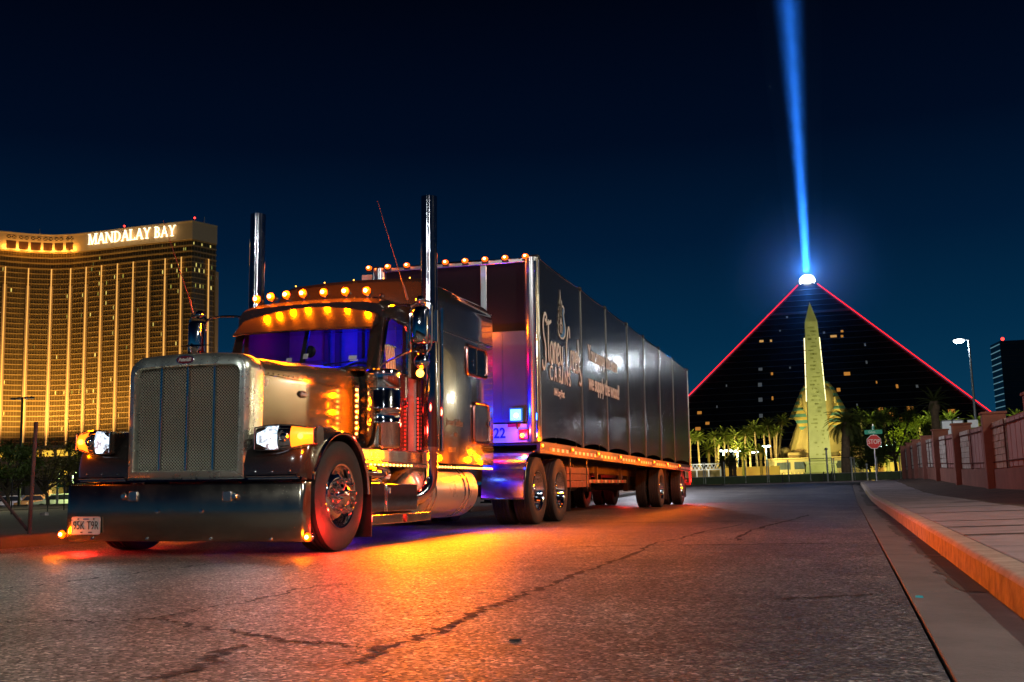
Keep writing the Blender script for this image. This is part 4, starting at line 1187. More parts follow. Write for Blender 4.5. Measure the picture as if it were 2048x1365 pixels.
# --- lettering and emblem on the curtain
M_LET = pm('cream lettering', (.82, .80, .74), .6)
M_LETB = pm('blue stream', (.02, .22, .52), .45)
XL = XT1 + .0135
def side_mat(y, z): return frame_mat((XL, y, z), (0, 1, 0), (0, 0, 1))
GL = {
 'S': ([[(.50, .95), (.46, 1.18), (.30, 1.22), (.14, 1.0), (.16, .72), (.33, .42), (.36, .08), (.24, -.18), (.06, -.16), (.02, .02)]], .52),
 't': ([[(.14, 1.12), (.12, .6), (.14, .12), (.20, .04)], [(-.22, 1.08), (.1, 1.02), (.44, 1.12)]], .32),
 'o': ([[(.14, .58), (.02, .44), (.02, .16), (.12, .02), (.24, .14), (.25, .42), (.14, .58)]], .36),
 'n': ([[(.02, .58), (.02, .04)], [(.02, .36), (.12, .56), (.22, .50), (.23, .04)]], .34),
 'e': ([[(.02, .28), (.20, .36), (.22, .50), (.12, .58), (.02, .40), (.03, .14), (.14, .03), (.25, .12)]], .33),
 'y': ([[(.02, .58), (.03, .22), (.12, .10), (.24, .24)], [(.26, .58), (.25, .0), (.18, -.36), (.04, -.40)]], .40),
 'C': ([[(.46, .92), (.42, 1.16), (.28, 1.16), (.08, .72), (.04, .18), (.14, -.12), (.32, -.06), (.42, .14)]], .50),
 'r': ([[(.02, .58), (.02, .04)], [(.02, .34), (.12, .56), (.24, .52)]], .28),
 'k': ([[(.02, 1.0), (.02, .04)], [(.22, .52), (.04, .28), (.24, .06), (.36, -.10), (.30, -.28), (.10, -.22)]], .40),
 ' ': ([], .30)}
paths = []; xx = 0
for ch in 'Stoney Creek':
    g, adv = GL[ch]
    for st_ in g: paths.append([(xx + a, b) for a, b in st_])
    xx += adv
sc_ = 2.62 / xx
rb = ribbon([[(a * sc_, b * .62 ) for a, b in p] for p in paths], .062, .003)
o = MB().add(rb, side_mat(7.56, 2.52)); tpart('script_lettering', o, M_LET, angle=0)
def side_text(body, y, z, size, sx, name, shear=0, offset=0, space=1):
    t = MB(); t.add(text_mb(body, size, .0015, shear, offset, sx, 'LEFT', space), side_mat(y, z)); tpart(name, t, M_LET, angle=0, fix=False)
side_text('CABINS', 7.98, 2.36, .34, .86, 'lettering', 0, .003, 1.55)
side_text('844 Log Post', 8.26, 2.08, .17, .78, 'lettering', 0, .003, .95)
side_text('You supply the view', 10.72, 2.995, .42, .86, 'lettering', .1, .006, .92)
side_text('we supply the wood!', 10.74, 2.46, .42, .86, 'lettering', .1, .008, .92)
# round-bottomed emblem: pines, cabin and stream
def side_poly(pts, mat, name, d=0.0):
    m = MB(); M_ = side_mat(8.79, 3.0)
    m.loft([[tuple(M_ @ Vector((a, b, d))) for a, b in pts], [tuple(M_ @ Vector((a, b, d + .002))) for a, b in pts]]); return m.build(name, mat, lg_, 0)
lg_ = empty('curtain_emblem', (0, 0, 0), parent=TR)
outl = [(-.02, 0), (.14, .02), (.26, .10), (.29, .22), (.26, .34), (.20, .44), (.18, .52), (.22, .60), (.21, .67), (.14, .71), (.08, .70), (.05, .80), (.035, .74), (.0, .80), (-.05, 1.0), (-.09, .80), (-.15, .70), (-.12, .68), (-.19, .56), (-.15, .55), (-.22, .42), (-.19, .40), (-.25, .28), (-.21, .26), (-.24, .14), (-.18, .05)]
side_poly([(a * 1.0, b * .84) for a, b in outl], M_LET, 'outline')
side_poly([(-.02 + a * .80, .045 + b * .72) for a, b in outl], M_TARP2, 'field', .0022)
side_poly([(-.10, .03), (.06, .035), (.17, .08), (.225, .17), (.205, .27), (.15, .37), (.13, .44), (.16, .51), (.13, .55), (.09, .52), (.07, .44), (.10, .34), (.125, .24), (.10, .15), (.02, .085), (-.10, .06)], M_LETB, 'stream', .0046)
side_poly([(-.13, .23), (-.035, .37), (.06, .24), (.045, .225), (-.035, .325), (-.115, .215)], M_LET, 'cabin_roof', .0046)
for a in (-.10, -.055, .0, .035):
    side_poly([(a - .008, .10), (a + .008, .10), (a + .008, .23), (a - .008, .23)], M_LET, 'cabin_post', .0046)
side_poly([(-.07, .245), (-.035, .295), (.0, .25)], M_LET, 'cabin_gable', .0046)
for a, b0, b1 in ((-.06, .38, .76), (.02, .38, .62), (-.15, .30, .52)):
    for q in range(4):
        zz = b0 + (b1 - b0) * q / 4; ww = .055 * (1 - q / 4.5)
        side_poly([(a - ww, zz), (a, zz + .012), (a + ww, zz), (a, zz + (b1-b0) * .30)], pm('grey pine', (.13, .125, .11), .5), 'pine', .0046)
# ------------------------------------------------------------------ curved gold hotel
M_GOLD = pm('gold mirror glass', (.19, .125, .04), .32, .35, var=.25, vscale=.05)
M_SPAN = pm('gold spandrel', (.50, .33, .12), .5, var=.1, vscale=.05)
M_MULL = pm('gold mullion', (.34, .23, .09), .5)
M_STUC = pm('cream stucco', (.62, .50, .36), .8, var=.06, vscale=.03)
M_PIL = pm('stone pilaster', (.55, .40, .26), .75, var=.08, vscale=.03)
M_DKWIN = pm('dark opening', (.07, .035, .02), .3)
E_GOLD = em('gold light strip', (1, .50, .12), .85, True)
E_WARM = [em('lit window a', (.62, .58, .10), .62), em('lit window b', (.80, .66, .16), .95), em('lit window c', (.35, .42, .10), .42)]
E_SIGN = em('sign letters', (1, .86, .62), 1.6)
E_SIGNH = em('sign return light', (1, .5, .08), .8)
E_BEAC = em('red beacon', (1, .03, .02), 6)
HOTEL_H = 146.0
roofl = [(-190, 438), (-130, 446), (-60, 456), (0, 463), (55, 468.5), (107, 471), (145, 469.6), (180, 466), (225, 460.6), (269, 455), (327, 448.5), (385, 442), (433, 453)]
front = [at_z(u, v, HOTEL_H) for u, v in roofl]
front = [Vector((p.x, p.y)) for p in front]
def hot_xy(u):
    """plan position on the facade under roof-line pixel u"""
    for i in range(len(roofl) - 1):
        a, b = roofl[i][0], roofl[i+1][0]
        if u <= b or i == len(roofl) - 2:
            t = (u - a) / (b - a); return front[i].lerp(front[i+1], t)
def hot_n(u):
    if u <= 385: d = hot_xy(min(384.9, u + 8)) - hot_xy(min(384.9, u + 8) - 16)
    else: d = front[-1] - front[-2]
    return Vector((d.y, -d.x)).normalized()
def hot_u(u, v=600):   # pixel at height v -> roof-line u
    return u + (477 - u) * 6.5e-5 * (v - 460)
def zlev(u, v):
    p = hot_xy(u); d = ray(u, v); return CAM_H + d.z * p.length / math.hypot(d.x, d.y)
Z_CROWN, Z_BAND, Z_PIL, Z_BASE = zlev(385, 478.5), zlev(385, 513), zlev(385, 549), 30.5
hotel = empty('hotel_tower', (front[5].x, front[5].y, 0), label='curved gold glass hotel tower with lit white name on its crown', cat='building')
HO = hotel.location.copy()
def hb(name, mb, mat, parent=None, angle=0, fix=True):
    mb.v = [(a - HO.x, b - HO.y, c - HO.z) for a, b, c in mb.v]
    return mb.build(name, mat, parent or hotel, angle, fix=fix)
us = [-190, -160, -130, -95, -60, -30, 0, 28, 55, 81, 107, 126, 145, 162, 180, 225, 269, 327, 385, 433]
def strip(off0, off1, z0, z1, uu=us):
    m = MB(); rings = []
    for u in uu:
        n = hot_n(u)
        if u == 385: n = (hot_n(380) + hot_n(400)).normalized() * 1.15
        a = hot_xy(u) + n * off0; b = hot_xy(u) + n * off1
        rings.append([(a.x, a.y, z0), (b.x, b.y, z0), (b.x, b.y, z1), (a.x, a.y, z1)])
    return m.loft(rings)
# solid core
m = MB()
back = []
for p in reversed(front): back.append(p + p.normalized() * 30)
foot = [(p.x - .5 * hot_n(roofl[i][0]).x, p.y - .5 * hot_n(roofl[i][0]).y) for i, p in enumerate(front)] + [(p.x, p.y) for p in back]
m.prism(foot, lambda a, b, d: (a, b, d), 0, HOTEL_H - 1.5); hb('core', m, pm('dark tower core', (.05, .035, .02), .6))
pils = [-85, -38, 8.7, 56, 103, 142.5, 174, 205, 237, 268.5, 300, 332.5, 365]
pu = [hot_u(u) for u in pils] + [385]
for a, b in zip(pu[:-1], pu[1:]):
    hb('glass_bay', strip(-.4, .0, Z_BASE, Z_CROWN, [a, (a+b)/2, b]), M_GOLD)
hb('glass_bay', strip(-.4, .0, Z_BASE, Z_CROWN, [385.01, 409, 433]), M_GOLD)
NF = 35
FH = (Z_BAND - Z_BASE) / NF
for k in range(NF):
    z = Z_BASE + FH * k
    hb('spandrel', strip(-.1, .22, z - .28, z + .28, us[2:]), M_SPAN)
for z in (Z_BAND, Z_BAND + 3.0, Z_BAND + 6.0, Z_CROWN - .3):
    hb('spandrel', strip(-.1, .45, z - .4, z + .4, us[2:]), M_SPAN)
# fine mullions
m = MB(); seglen = 0
u = -130.0
while u < 433:
    p = hot_xy(u); n = hot_n(u); t = Vector((-n.y, n.x))
    q = [p + n * .02 + t * .10, p + n * .16 + t * .10, p + n * .16 - t * .10, p + n * .02 - t * .10]
    m.loft([[(a.x, a.y, z) for a in q] for z in (Z_BASE, Z_CROWN)], True, False)
    u += 5.3 if u < 385 else 6
o = hb('mullion', m, M_MULL, fix=False); o['kind'] = 'stuff'
# lit rooms
rw = random.Random(11)
lit = [(368, 478 + 22, 1), (372, 500, 0), (388, 492, 1), (404, 493, 1), (421, 498, 1), (350, 495, 0), (325, 498, 0), (283, 503, 2), (200, 513, 0), (187, 526, 2),
       (344, 536, 1), (358, 533, 0), (355, 545, 1), (358, 555, 0), (374, 540, 0), (393, 533, 1), (402, 533, 0), (390, 543, 1), (399, 543, 1), (408, 543, 1), (424, 535, 2), (423, 553, 2),
       (343, 578, 0), (357, 578, 1), (392, 575, 0), (401, 576, 1), (407, 575, 0), (423, 580, 1), (326, 548, 1), (230, 557, 1), (247, 556, 0), (200, 549, 1), (184, 541, 2), (199, 571, 1), (214, 570, 0),
       (135, 598, 1), (166, 596, 1), (197, 592, 0), (213, 591, 1), (213, 611, 1), (228, 611, 1), (182, 625, 1), (164, 628, 2), (228, 631, 1), (135, 630, 0), (308, 646, 1), (322, 624, 2), (277, 617, 2), (354, 688, 1), (227, 662, 1), (324, 667, 1), (192, 710, 1), (115, 716, 1),
       (6, 541, 1), (23, 578, 1), (48, 598, 2), (70, 697, 2), (10, 770, 1), (90, 769, 2), (113, 787, 1), (130, 788, 1), (146, 787, 2), (160, 787, 1), (176, 785, 1), (189, 785, 1), (162, 776, 2), (189, 808, 1), (126, 853, 1), (10, 823, 1), (240, 835, 1), (224, 760, 1), (108, 500, 2), (2, 560, 1), (255, 700, 2), (60, 640, 2)]
for u, v, k in lit:
    ut = hot_u(u, v); zz = zlev(ut, v)
    fl = math.floor((zz - Z_BASE) / FH); z0 = Z_BASE + fl * FH + .42; z1 = z0 + FH - .84
    w = rw.choice((1.9, 2.4, 3.2)) * (1.3 if k == 1 else .9) / 3.83 * 1.0
    hb('lit_window', strip(.0, .05, z0, z1, [ut - w, ut + w]), E_WARM[k])
# pilasters with light strips
for u in pils + [415, 437]:
    ut = hot_u(u); ut = min(ut, 433) if u == 437 else ut
    p = hot_xy(ut); n = hot_n(ut); t = Vector((-n.y, n.x))
    def bar(w, d0, d1, z0, z1):
        q = [p + n * d0 + t * w, p + n * d1 + t * w, p + n * d1 - t * w, p + n * d0 - t * w]
        return MB().loft([[(a.x, a.y, z) for a in q] for z in (z0, z1)])
    P_ = hb('pilaster', bar(1.05, -.1, .9, Z_BASE, Z_PIL if u < 437 else Z_BAND - 6), M_PIL)
    if u != 437:
        hb('light_strip', bar(.30, .9, 1.1, Z_BASE, Z_BAND), E_GOLD, P_)
# crown
hb('crown', strip(-.4, .7, Z_CROWN, HOTEL_H), M_STUC)
hb('crown_coping', strip(-.6, 1.0, HOTEL_H - .6, HOTEL_H + .1), M_STUC)
zc0, zc1 = zlev(80, 501), zlev(80, 490)
for (ua, ub) in ((13, 32.5), (38, 57.5), (62.5, 82.5), (87.5, 106), (111, 128), (134, 148.5)):
    hb('crown_opening', strip(.70, .76, Z_CROWN + .9, Z_CROWN + 5.2, [ua, (ua+ub)/2, ub]), M_DKWIN)
    for a, b in ((ua, (ua+ub)/2 - 1), ((ua+ub)/2 + 1, ub)):
        g = hb('crown_grille', strip(.70, .76, Z_CROWN + 6.4, Z_CROWN + 8.4, [a, b]), M_DKWIN)
        pa, pb = hot_xy(a), hot_xy(b); n = hot_n(a)
        for s in (0, 1):
            m = MB(); q0 = (pa if s else pb) + n * .85; q1 = (pb if s else pa) + n * .85
            m.tube([(q0.x, q0.y, Z_CROWN + 6.5), (q1.x, q1.y, Z_CROWN + 8.3)], .14, 4); hb('grille_bar', m, M_STUC, g)
for u in (10, 35.5, 60, 85, 109, 131, 150.5):
    p = hot_xy(u) + hot_n(u) * 2.4
    m = MB(); m.box(p.x - .5, p.x + .5, p.y - .5, p.y + .5, Z_CROWN - .2, Z_CROWN + .6); hb('crown_uplight', m, em('crown uplight', (1, .5, .08), 2))
    lamp('crown_light', 'POINT', (p.x - HO.x, p.y - HO.y, Z_CROWN + 1.4), 1100, (1, .42, .05), hotel, .4)
# letters with slab serifs, built stroke by stroke
def serif_letter(ch):
    P = []   # polygons (lists of 2-D points)
    W = .17; T_ = .09; SE = .10
    def stem(x, y0, y1, w=W): P.append([(x - w/2, y0), (x + w/2, y0), (x + w/2, y1), (x - w/2, y1)])
    def foot(x, y, w=W): P.append([(x - w/2 - SE, y), (x + w/2 + SE, y), (x + w/2 + SE, y + .07), (x - w/2 - SE, y + .07)])
    def diag(x0, y0, x1, y1, w): P.append([(x0 - w/2, y0), (x0 + w/2, y0), (x1 + w/2, y1), (x1 - w/2, y1)])
    def bowl(x, y0, y1, r):
        n = 12; ym = (y0 + y1) / 2; h = (y1 - y0) / 2
        for j in range(n):
            a0, a1 = -PI/2 + PI*j/n, -PI/2 + PI*(j+1)/n
            wi = .5 * (1 + math.cos((a0 + a1) / 2)); th = .08 + .09 * wi
            P.append([(x + r*math.cos(a0), ym + h*math.sin(a0)), (x + r*math.cos(a1), ym + h*math.sin(a1)), (x + (r-th)*math.cos(a1), ym + (h-.08)*math.sin(a1)), (x + (r-th)*math.cos(a0), ym + (h-.08)*math.sin(a0))])
    if ch == 'M':
        stem(.12, 0, 1, .10); foot(.12, 0, .10); foot(.12, .93, .10); stem(.98, 0, 1); foot(.98, 0); foot(.98, .93); diag(.52, 0, .16, 1, .16); diag(.52, 0, .94, 1, .10); return P, 1.2
    if ch == 'A':
        diag(.08, 0, .45, 1, .10); diag(.82, 0, .45, 1, .17); foot(.08, 0, .08); foot(.82, 0, .12); P.append([(.2, .3), (.7, .3), (.7, .38), (.2, .38)]); return P, .98
    if ch == 'N':
        stem(.12, 0, 1, .10); foot(.12, 0, .10); foot(.10, .93, .10); stem(.86, 0, 1, .10); foot(.86, .93, .10); diag(.84, 0, .16, 1, .18); return P, 1.08
    if ch == 'D':
        stem(.16, 0, 1); foot(.16, 0, .14); foot(.16, .93, .14); bowl(.3, 0, 1, .56); P.append([(.2, 0), (.34, 0), (.34, .08), (.2, .08)]); P.append([(.2, .92), (.34, .92), (.34, 1), (.2, 1)]); return P, 1.0
    if ch == 'L':
        stem(.16, 0, 1); foot(.16, .93); foot(.16, 0); P.append([(.2, 0), (.7, 0), (.7, .08), (.2, .08)]); P.append([(.63, .0), (.72, 0), (.72, .26), (.68, .26)]); return P, .82
    if ch == 'Y':
        stem(.44, 0, .5); foot(.44, 0); diag(.44, .45, .12, 1, .17); diag(.44, .45, .78, 1, .10); foot(.12, .93, .10); foot(.78, .93, .06); return P, .94
    if ch == 'B':
        stem(.16, 0, 1); foot(.16, 0, .12); foot(.16, .93, .12); bowl(.36, .5, 1, .28); bowl(.36, 0, .56, .34); P.append([(.2, 0), (.4, 0), (.4, .08), (.2, .08)]); P.append([(.2, .92), (.4, .92), (.4, 1), (.2, 1)]); P.append([(.2, .48), (.4, .48), (.4, .56), (.2, .56)]); return P, .84
    return P, .45
word = 'MANDALAY BAY'
tot = sum(serif_letter(c)[1] for c in word)
u0s, u1s = 180.0, 355.0
cx_ = 0
zb0, zb1 = zlev(180, 491), zlev(355, 473)
for c in word:
    P_, adv = serif_letter(c)
    if P_:
        m = MB(); mh = MB()
        for pg in P_:
            for (mm, d0, d1, gr) in ((m, 1.0, 1.45, 0), (mh, .72, .9, 0)):
                ring0, ring1 = [], []
                for x, y in pg:
                    uu_ = u0s + (u1s - u0s) * (cx_ + x) / tot
                    p = hot_xy(uu_); n = hot_n(uu_); zz = zb0 + (zb1 - zb0) * (cx_ + x) / tot + y * 5.9
                    ring0.append((p.x + n.x*d0, p.y + n.y*d0, zz)); ring1.append((p.x + n.x*d1, p.y + n.y*d1, zz))
                mm.loft([ring0, ring1])
        lt = hb('sign_letter', m, E_SIGN)
        hb('letter_backlight', mh, E_SIGNH, lt)
        uu_ = u0s + (u1s - u0s) * (cx_ + adv/2) / tot
        p = hot_xy(uu_) + hot_n(uu_) * 3.0
        lamp('letter_light', 'POINT', (p.x - HO.x, p.y - HO.y, zb0 + (zb1 - zb0) * cx_ / tot + 2.5), 260, (1, .60, .2), hotel, .8)
    cx_ += adv
for u, v in ((244, 457), (385, 441)):
    p = hot_xy(u); m = MB(); m.tube([(p.x, p.y + 2, HOTEL_H), (p.x, p.y + 2, HOTEL_H + 1.6)], .12, 6); b = hb('beacon_mast', m, M_MULL)
    m = MB(); m.sphere((p.x, p.y + 2, HOTEL_H + 2.0), .55, 10, 6); hb('beacon', m, E_BEAC, b)
for u in (71.5, 402):
    p = hot_xy(u); m = MB(); m.tube([(p.x, p.y + 3, HOTEL_H), (p.x, p.y + 3, HOTEL_H + 4)], .2, 6); hb('roof_mast', m, pm('pale mast', (.6, .6, .6), .5))
# podium with a glowing band
pod = empty('hotel_podium', (front[5].x, front[5].y, 0), label='low amber lit casino podium with a glowing window band', cat='building')
m = MB(); pm_pts = []
for u in us[2:]: n = hot_n(u); p = hot_xy(u) + n * 18; pm_pts.append((p.x, p.y))
bk = [(hot_xy(u).x - hot_n(u).x * 3, hot_xy(u).y - hot_n(u).y * 3) for u in reversed(us[2:])]
m.prism(pm_pts + bk, lambda a, b, d: (a, b, d), 0, Z_BASE - .6)
m.v = [(a - HO.x, b - HO.y, c) for a, b, c in m.v]; m.build('podium_wall', M_STUC, pod, 0)
m = strip(18.0, 19.0, Z_BASE - 1.8, Z_BASE - .2, us[2:]); m.v = [(a - HO.x, b - HO.y, c) for a, b, c in m.v]; m.build('cornice', M_STUC, pod, 0)
E_BAND = em('podium window glow', (1, .55, .05), 1.2, True)
for a, b in ((-40, -4), (0, 36), (40, 88), (97, 122), (130, 165), (172, 215)):
    m = strip(18.02, 18.2, Z_BASE - 5.6, Z_BASE - 2.6, [a, (a+b)/2, b]); m.v = [(x - HO.x, y - HO.y, c) for x, y, c in m.v]; m.build('band_window', E_BAND, pod, 0)
for a, b, z in ((2, 16, 17), (50, 57, 16), (190, 200, 15), (250, 262, 18)):
    m = strip(18.02, 18.2, z, z + 2.4, [a, b]); m.v = [(x - HO.x, y - HO.y, c) for x, y, c in m.v]; m.build('band_window', E_BAND, pod, 0)
# facade floodlights standing on the podium roof
for u in (-30, 30, 95, 150, 215, 290, 360):
    n = hot_n(u); p = hot_xy(u) + n * 17.2; q = hot_xy(u)
    m = MB(); m.box(p.x - HO.x - .6, p.x - HO.x + .6, p.y - HO.y - .4, p.y - HO.y + .4, Z_BASE - .6, Z_BASE + .6); m.build('floodlight', M_MULL, pod, 0)
    lamp('flood_light', 'SPOT', (p.x - HO.x, p.y - HO.y, Z_BASE + 1.2), 56000, (1, .57, .15), pod, .5, (q.x - HO.x, q.y - HO.y, 112), R(140), 1.0)
p = hot_xy(410) + hot_n(410) * 30
lamp('flood_light', 'SPOT', (p.x - HO.x, p.y - HO.y, 20), 60000, (1, .62, .25), pod, .5, (hot_xy(410).x - HO.x, hot_xy(410).y - HO.y, 110), R(70), .8)

# ------------------------------------------------------------------ dark glass pyramid
PA = Vector((-12.7, 576.5)); PH = 107.0; PBASE = PH * .91; PHI = R(2)
M_PYR = pm('black glass', (.012, .013, .016), .22, .1, var=.3, vscale=.06, spec=.5)
pyr = empty('glass_pyramid', (PA.x, PA.y, 0), (0, 0, PHI), 'black glass pyramid hotel with red lit edges and a bright beacon at its tip', 'building')
def ppt(a, b, h):   # a, b in -1..1 on the base square, h 0..1 up the slope
    return (a * PBASE * (1 - h), b * PBASE * (1 - h), h * PH)
m = MB(); m.v = [ppt(-1, -1, 0), ppt(1, -1, 0), ppt(1, 1, 0), ppt(-1, 1, 0), (0, 0, PH)]
m.f = [(0, 1, 4), (1, 2, 4), (2, 3, 4), (3, 0, 4), (3, 2, 1, 0)]
m.build('pyramid_body', M_PYR, pyr, 0)
M_PLINE = pm('pyramid floor line', (.055, .06, .07), .4, .3)
for k in range(30):
    h = .03 + k * .031
    m = MB(); e0, e1 = h, h + .0042
    a, b, c, d = ppt(-1, -1, e0), ppt(1, -1, e0), ppt(1, -1, e1), ppt(-1, -1, e1)
    m.poly([(p[0], p[1] - .25, p[2]) for p in (a, b, c, d)]); m.build('floor_line', M_PLINE, pyr, 0, fix=False)
E_EDGE = em('red edge strip', (1, .008, .008), 2.6, True)
for sx in (-1, 1):
    m = MB(); a = Vector(ppt(sx, -1, 0)); b = Vector(ppt(sx, -1, .955)); o_ = Vector((sx * .5, -.5, .4)); m.tube([a + o_, b + o_], .22, 5); m.build('edge_light', E_EDGE, pyr)
m = MB(); m.poly([(p[0], p[1] - .3, p[2]) for p in (ppt(-1, -1, .795), ppt(1, -1, .795), ppt(1, -1, .805), ppt(-1, -1, .805))]); m.build('ledge', pm('dull red ledge', (.12, .02, .02), .5), pyr, 0, fix=False)
E_PW = [em('pyramid window warm', (1, .50, .14), .5), em('pyramid window amber', (1, .38, .06), .42), em('pyramid window pale', (.5, .55, .6), .08)]
def face_pt(u, v):
    # intersect the pixel ray with the pyramid's camera-side face
    c, s = math.cos(-PHI), math.sin(-PHI)
    tr = lambda q: Vector(((q.x) * c - (q.y) * s, (q.x) * s + (q.y) * c, q.z))
    o_ = tr(CAM - Vector((PA.x, PA.y, 0))); d = tr(ray(u, v))
    # face plane: y = -PBASE*(1 - z/PH)
    t = (-PBASE - o_.y + PBASE * o_.z / PH) / (d.y - PBASE * d.z / PH)
    return o_ + d * t
for u, v, w, h, k in ((1574, 635, .5, 1.2, 2), (1523, 683, 1.0, 1.3, 0), (1542, 682, .5, 1.3, 0), (1648, 666, .5, 1.2, 2), (1667, 673, 1.5, 1.3, 0), (1684, 663, .6, 1.3, 1), (1684, 673, .6, 1.3, 1), (1521, 739, .9, 1.5, 2), (1544, 748, .5, 1.4, 1), (1694, 748, 1.4, 1.8, 1), (1677, 780, .8, 1.8, 1), (1545, 797, .4, 1.8, 1), (1794, 773, .5, 1.8, 1), (1834, 773, .5, 1.4, 2), (1580, 736, .4, 1, 2), (1753, 765, .3, 1.2, 1), (1520, 770, .9, 2, 2), (1521, 800, .9, 2, 2), (1522, 832, .8, 1.8, 2), (1761, 819, 1.0, 1.6, 1), (1780, 829, 1.3, 1.6, 1), (1820, 817, 1.4, 1.8, 1), (1802, 840, .6, 1.8, 1), (1903, 823, 1.4, 1.8, 1), (1396, 858, 1.2, 1.6, 1), (1399, 826, 1.0, 1.4, 1), (1415, 847, .9, 1.3, 1), (1714, 810, .3, 1, 2), (1453, 772, .3, 1.2, 2), (1434, 814, .3, 1.2, 2), (1733, 725, .4, 1.6, 2), (1730, 690, .4, 1.5, 2), (1560, 662, .4, 1, 2)):
    q = face_pt(u, v); m = MB()
    m.poly([(q.x - w, q.y - .35 - h * .45, q.z - h * .5), (q.x + w, q.y - .35 - h * .45, q.z - h * .5), (q.x + w, q.y - .35 + h * .45, q.z + h * .5), (q.x - w, q.y - .35 + h * .45, q.z + h * .5)])
    m.build('lit_window', E_PW[k], pyr, 0, fix=False)
# beacon lamp room at the apex
m = MB(); m.sphere((0, 0, PH - 1.6), (4.0, 4.0, 3.2), 24, 14); m.build('beacon_room', em('beacon lamp', (.86, .93, 1), 14), pyr)
lamp('beacon_glow', 'POINT', (0, -1, PH + 4), 52000, (.03, .26, 1), pyr, 1.5)
# the beam of light above it: thin air inside a tall cone, lit by the beacon's own upward lamp
def beam_material():
    m = bpy.data.materials.new('beam air'); m.use_nodes = True
    n, l = m.node_tree.nodes, m.node_tree.links
    n.remove(n['Principled BSDF'])
    v = n.new('ShaderNodeVolumePrincipled')
    v.inputs['Color'].default_value = (.75, .85, 1, 1); v.inputs['Density'].default_value = .0016
    l.new(v.outputs[0], n['Material Output'].inputs['Volume'])
    return m
# dusty air glowing round the beacon
m = MB(); m.sphere((0, 0, PH + 2), 58, 40, 24)
hz_m = bpy.data.materials.new('dusty air'); hz_m.use_nodes = True
hz_n = hz_m.node_tree.nodes; hz_n.remove(hz_n['Principled BSDF'])
hz_v = hz_n.new('ShaderNodeVolumePrincipled'); hz_v.inputs['Color'].default_value = (.75, .85, 1, 1); hz_v.inputs['Density'].default_value = .0022
hz_t = hz_n.new('ShaderNodeTexCoord'); hz_d = hz_n.new('ShaderNodeVectorMath'); hz_d.operation = 'DISTANCE'; hz_d.inputs[1].default_value = (0, 0, PH + 2)
hz_r = hz_n.new('ShaderNodeMapRange'); hz_r.interpolation_type = 'SMOOTHSTEP'; hz_r.inputs[1].default_value = 0; hz_r.inputs[2].default_value = 56; hz_r.inputs[3].default_value = .0042; hz_r.inputs[4].default_value = 0
hz_m.node_tree.links.new(hz_t.outputs['Object'], hz_d.inputs[0]); hz_m.node_tree.links.new(hz_d.outputs['Value'], hz_r.inputs[0]); hz_m.node_tree.links.new(hz_r.outputs[0], hz_v.inputs['Density'])
hz_m.node_tree.links.new(hz_v.outputs[0], hz_n['Material Output'].inputs['Volume'])
hz = m.build('beacon_haze', hz_m, None, 60); hz.location = (PA.x, PA.y, 0); hz['kind'] = 'stuff'; hz['label'] = 'glowing blue dusty air around the pyramid beacon'; hz['category'] = 'haze'
BEAM_H = 420
m = MB(); m.lathe([(8.0, 2.0), (8.0 + BEAM_H * .065, BEAM_H)], (0, 0, PH), 'z', 32, True)
beam = m.build('light_beam', beam_material(), None, 60); beam.location = (PA.x, PA.y, 0)
tag(beam, 'blue beam of light rising from the pyramid tip into the night sky', 'light beam')
for e_, s_, sp__ in ((1.1e4, 2.4, 3.0), (3.0e4, 4.4, 6.4)):
    lamp('beam_light', 'AREA', (0, 0, PH + 3.6), e_, (.03, .23, 1), pyr, size=s_, target=(0, 0, PH + 100), spread=R(sp__))

# ------------------------------------------------------------------ obelisk
ob = at_z(1619, 605, 43.0)
M_OB = pm('sandstone', (.42, .37, .25), .85, var=.18, vscale=.25, bump=.25, bscale=1.2)
obel = empty('obelisk', (ob.x, ob.y, 0), (0, 0, R(4)), 'tall pale sandstone obelisk with carved signs standing before the pyramid', 'monument')
def sq(h, z): return [(-h, -h, z), (h, -h, z), (h, h, z), (-h, h, z)]
m = MB(); m.loft([sq(2.45, 5.4), sq(1.42, 38.2), sq(.02, 43.0)]); m.build('shaft', M_OB, obel, 0)
m = MB(); m.loft([sq(4.6, .4), sq(4.6, 1.6), sq(4.2, 1.7), sq(4.0, 2.6), sq(3.5, 3.0), sq(3.3, 4.7), sq(3.6, 5.0), sq(3.6, 5.42)]); m.build('pedestal', M_OB, obel, 0)
rg2 = random.Random(5)
M_CARV = pm('carved shade', (.27, .24, .13), .9)
for k in range(34):
    z = 7 + k * .9; hwz = 2.45 + (1.42 - 2.45) * (z - 5.4) / 32.8
    for q in range(rg2.randint(1, 3)):
        x = rg2.uniform(-.55, .55) * hwz; w = rg2.uniform(.12, .5); h = rg2.uniform(.1, .45)
        m = MB(); m.box(x - w, x + w, -hwz - .03, -hwz + .03, z - h/2, z + h/2); m.build('carved_sign', M_CARV, obel, 0)
E_OB = em('obelisk edge light', (1, .85, .45), 2.2, True)
for s in (-1, 1):
    for k in range(5):
        z0 = 19.5 + k * 3.05; z1 = z0 + 2.85
        h0 = 2.45 - 1.03 * (z0 - 5.4) / 32.8; h1 = 2.45 - 1.03 * (z1 - 5.4) / 32.8
        m = MB(); m.tube([(s * (h0 + .18), .3, z0), (s * (h1 + .18), .3, z1)], .13, 6); m.build('edge_light', E_OB, obel)
for x in (-7, 7):
    fixture(obel, (x, -13, .9), .4); lamp('obelisk_flood', 'SPOT', (x, -13, 1.2), 2100, (1, .93, .62), obel, .4, (0, 0, 22), R(85), .7)

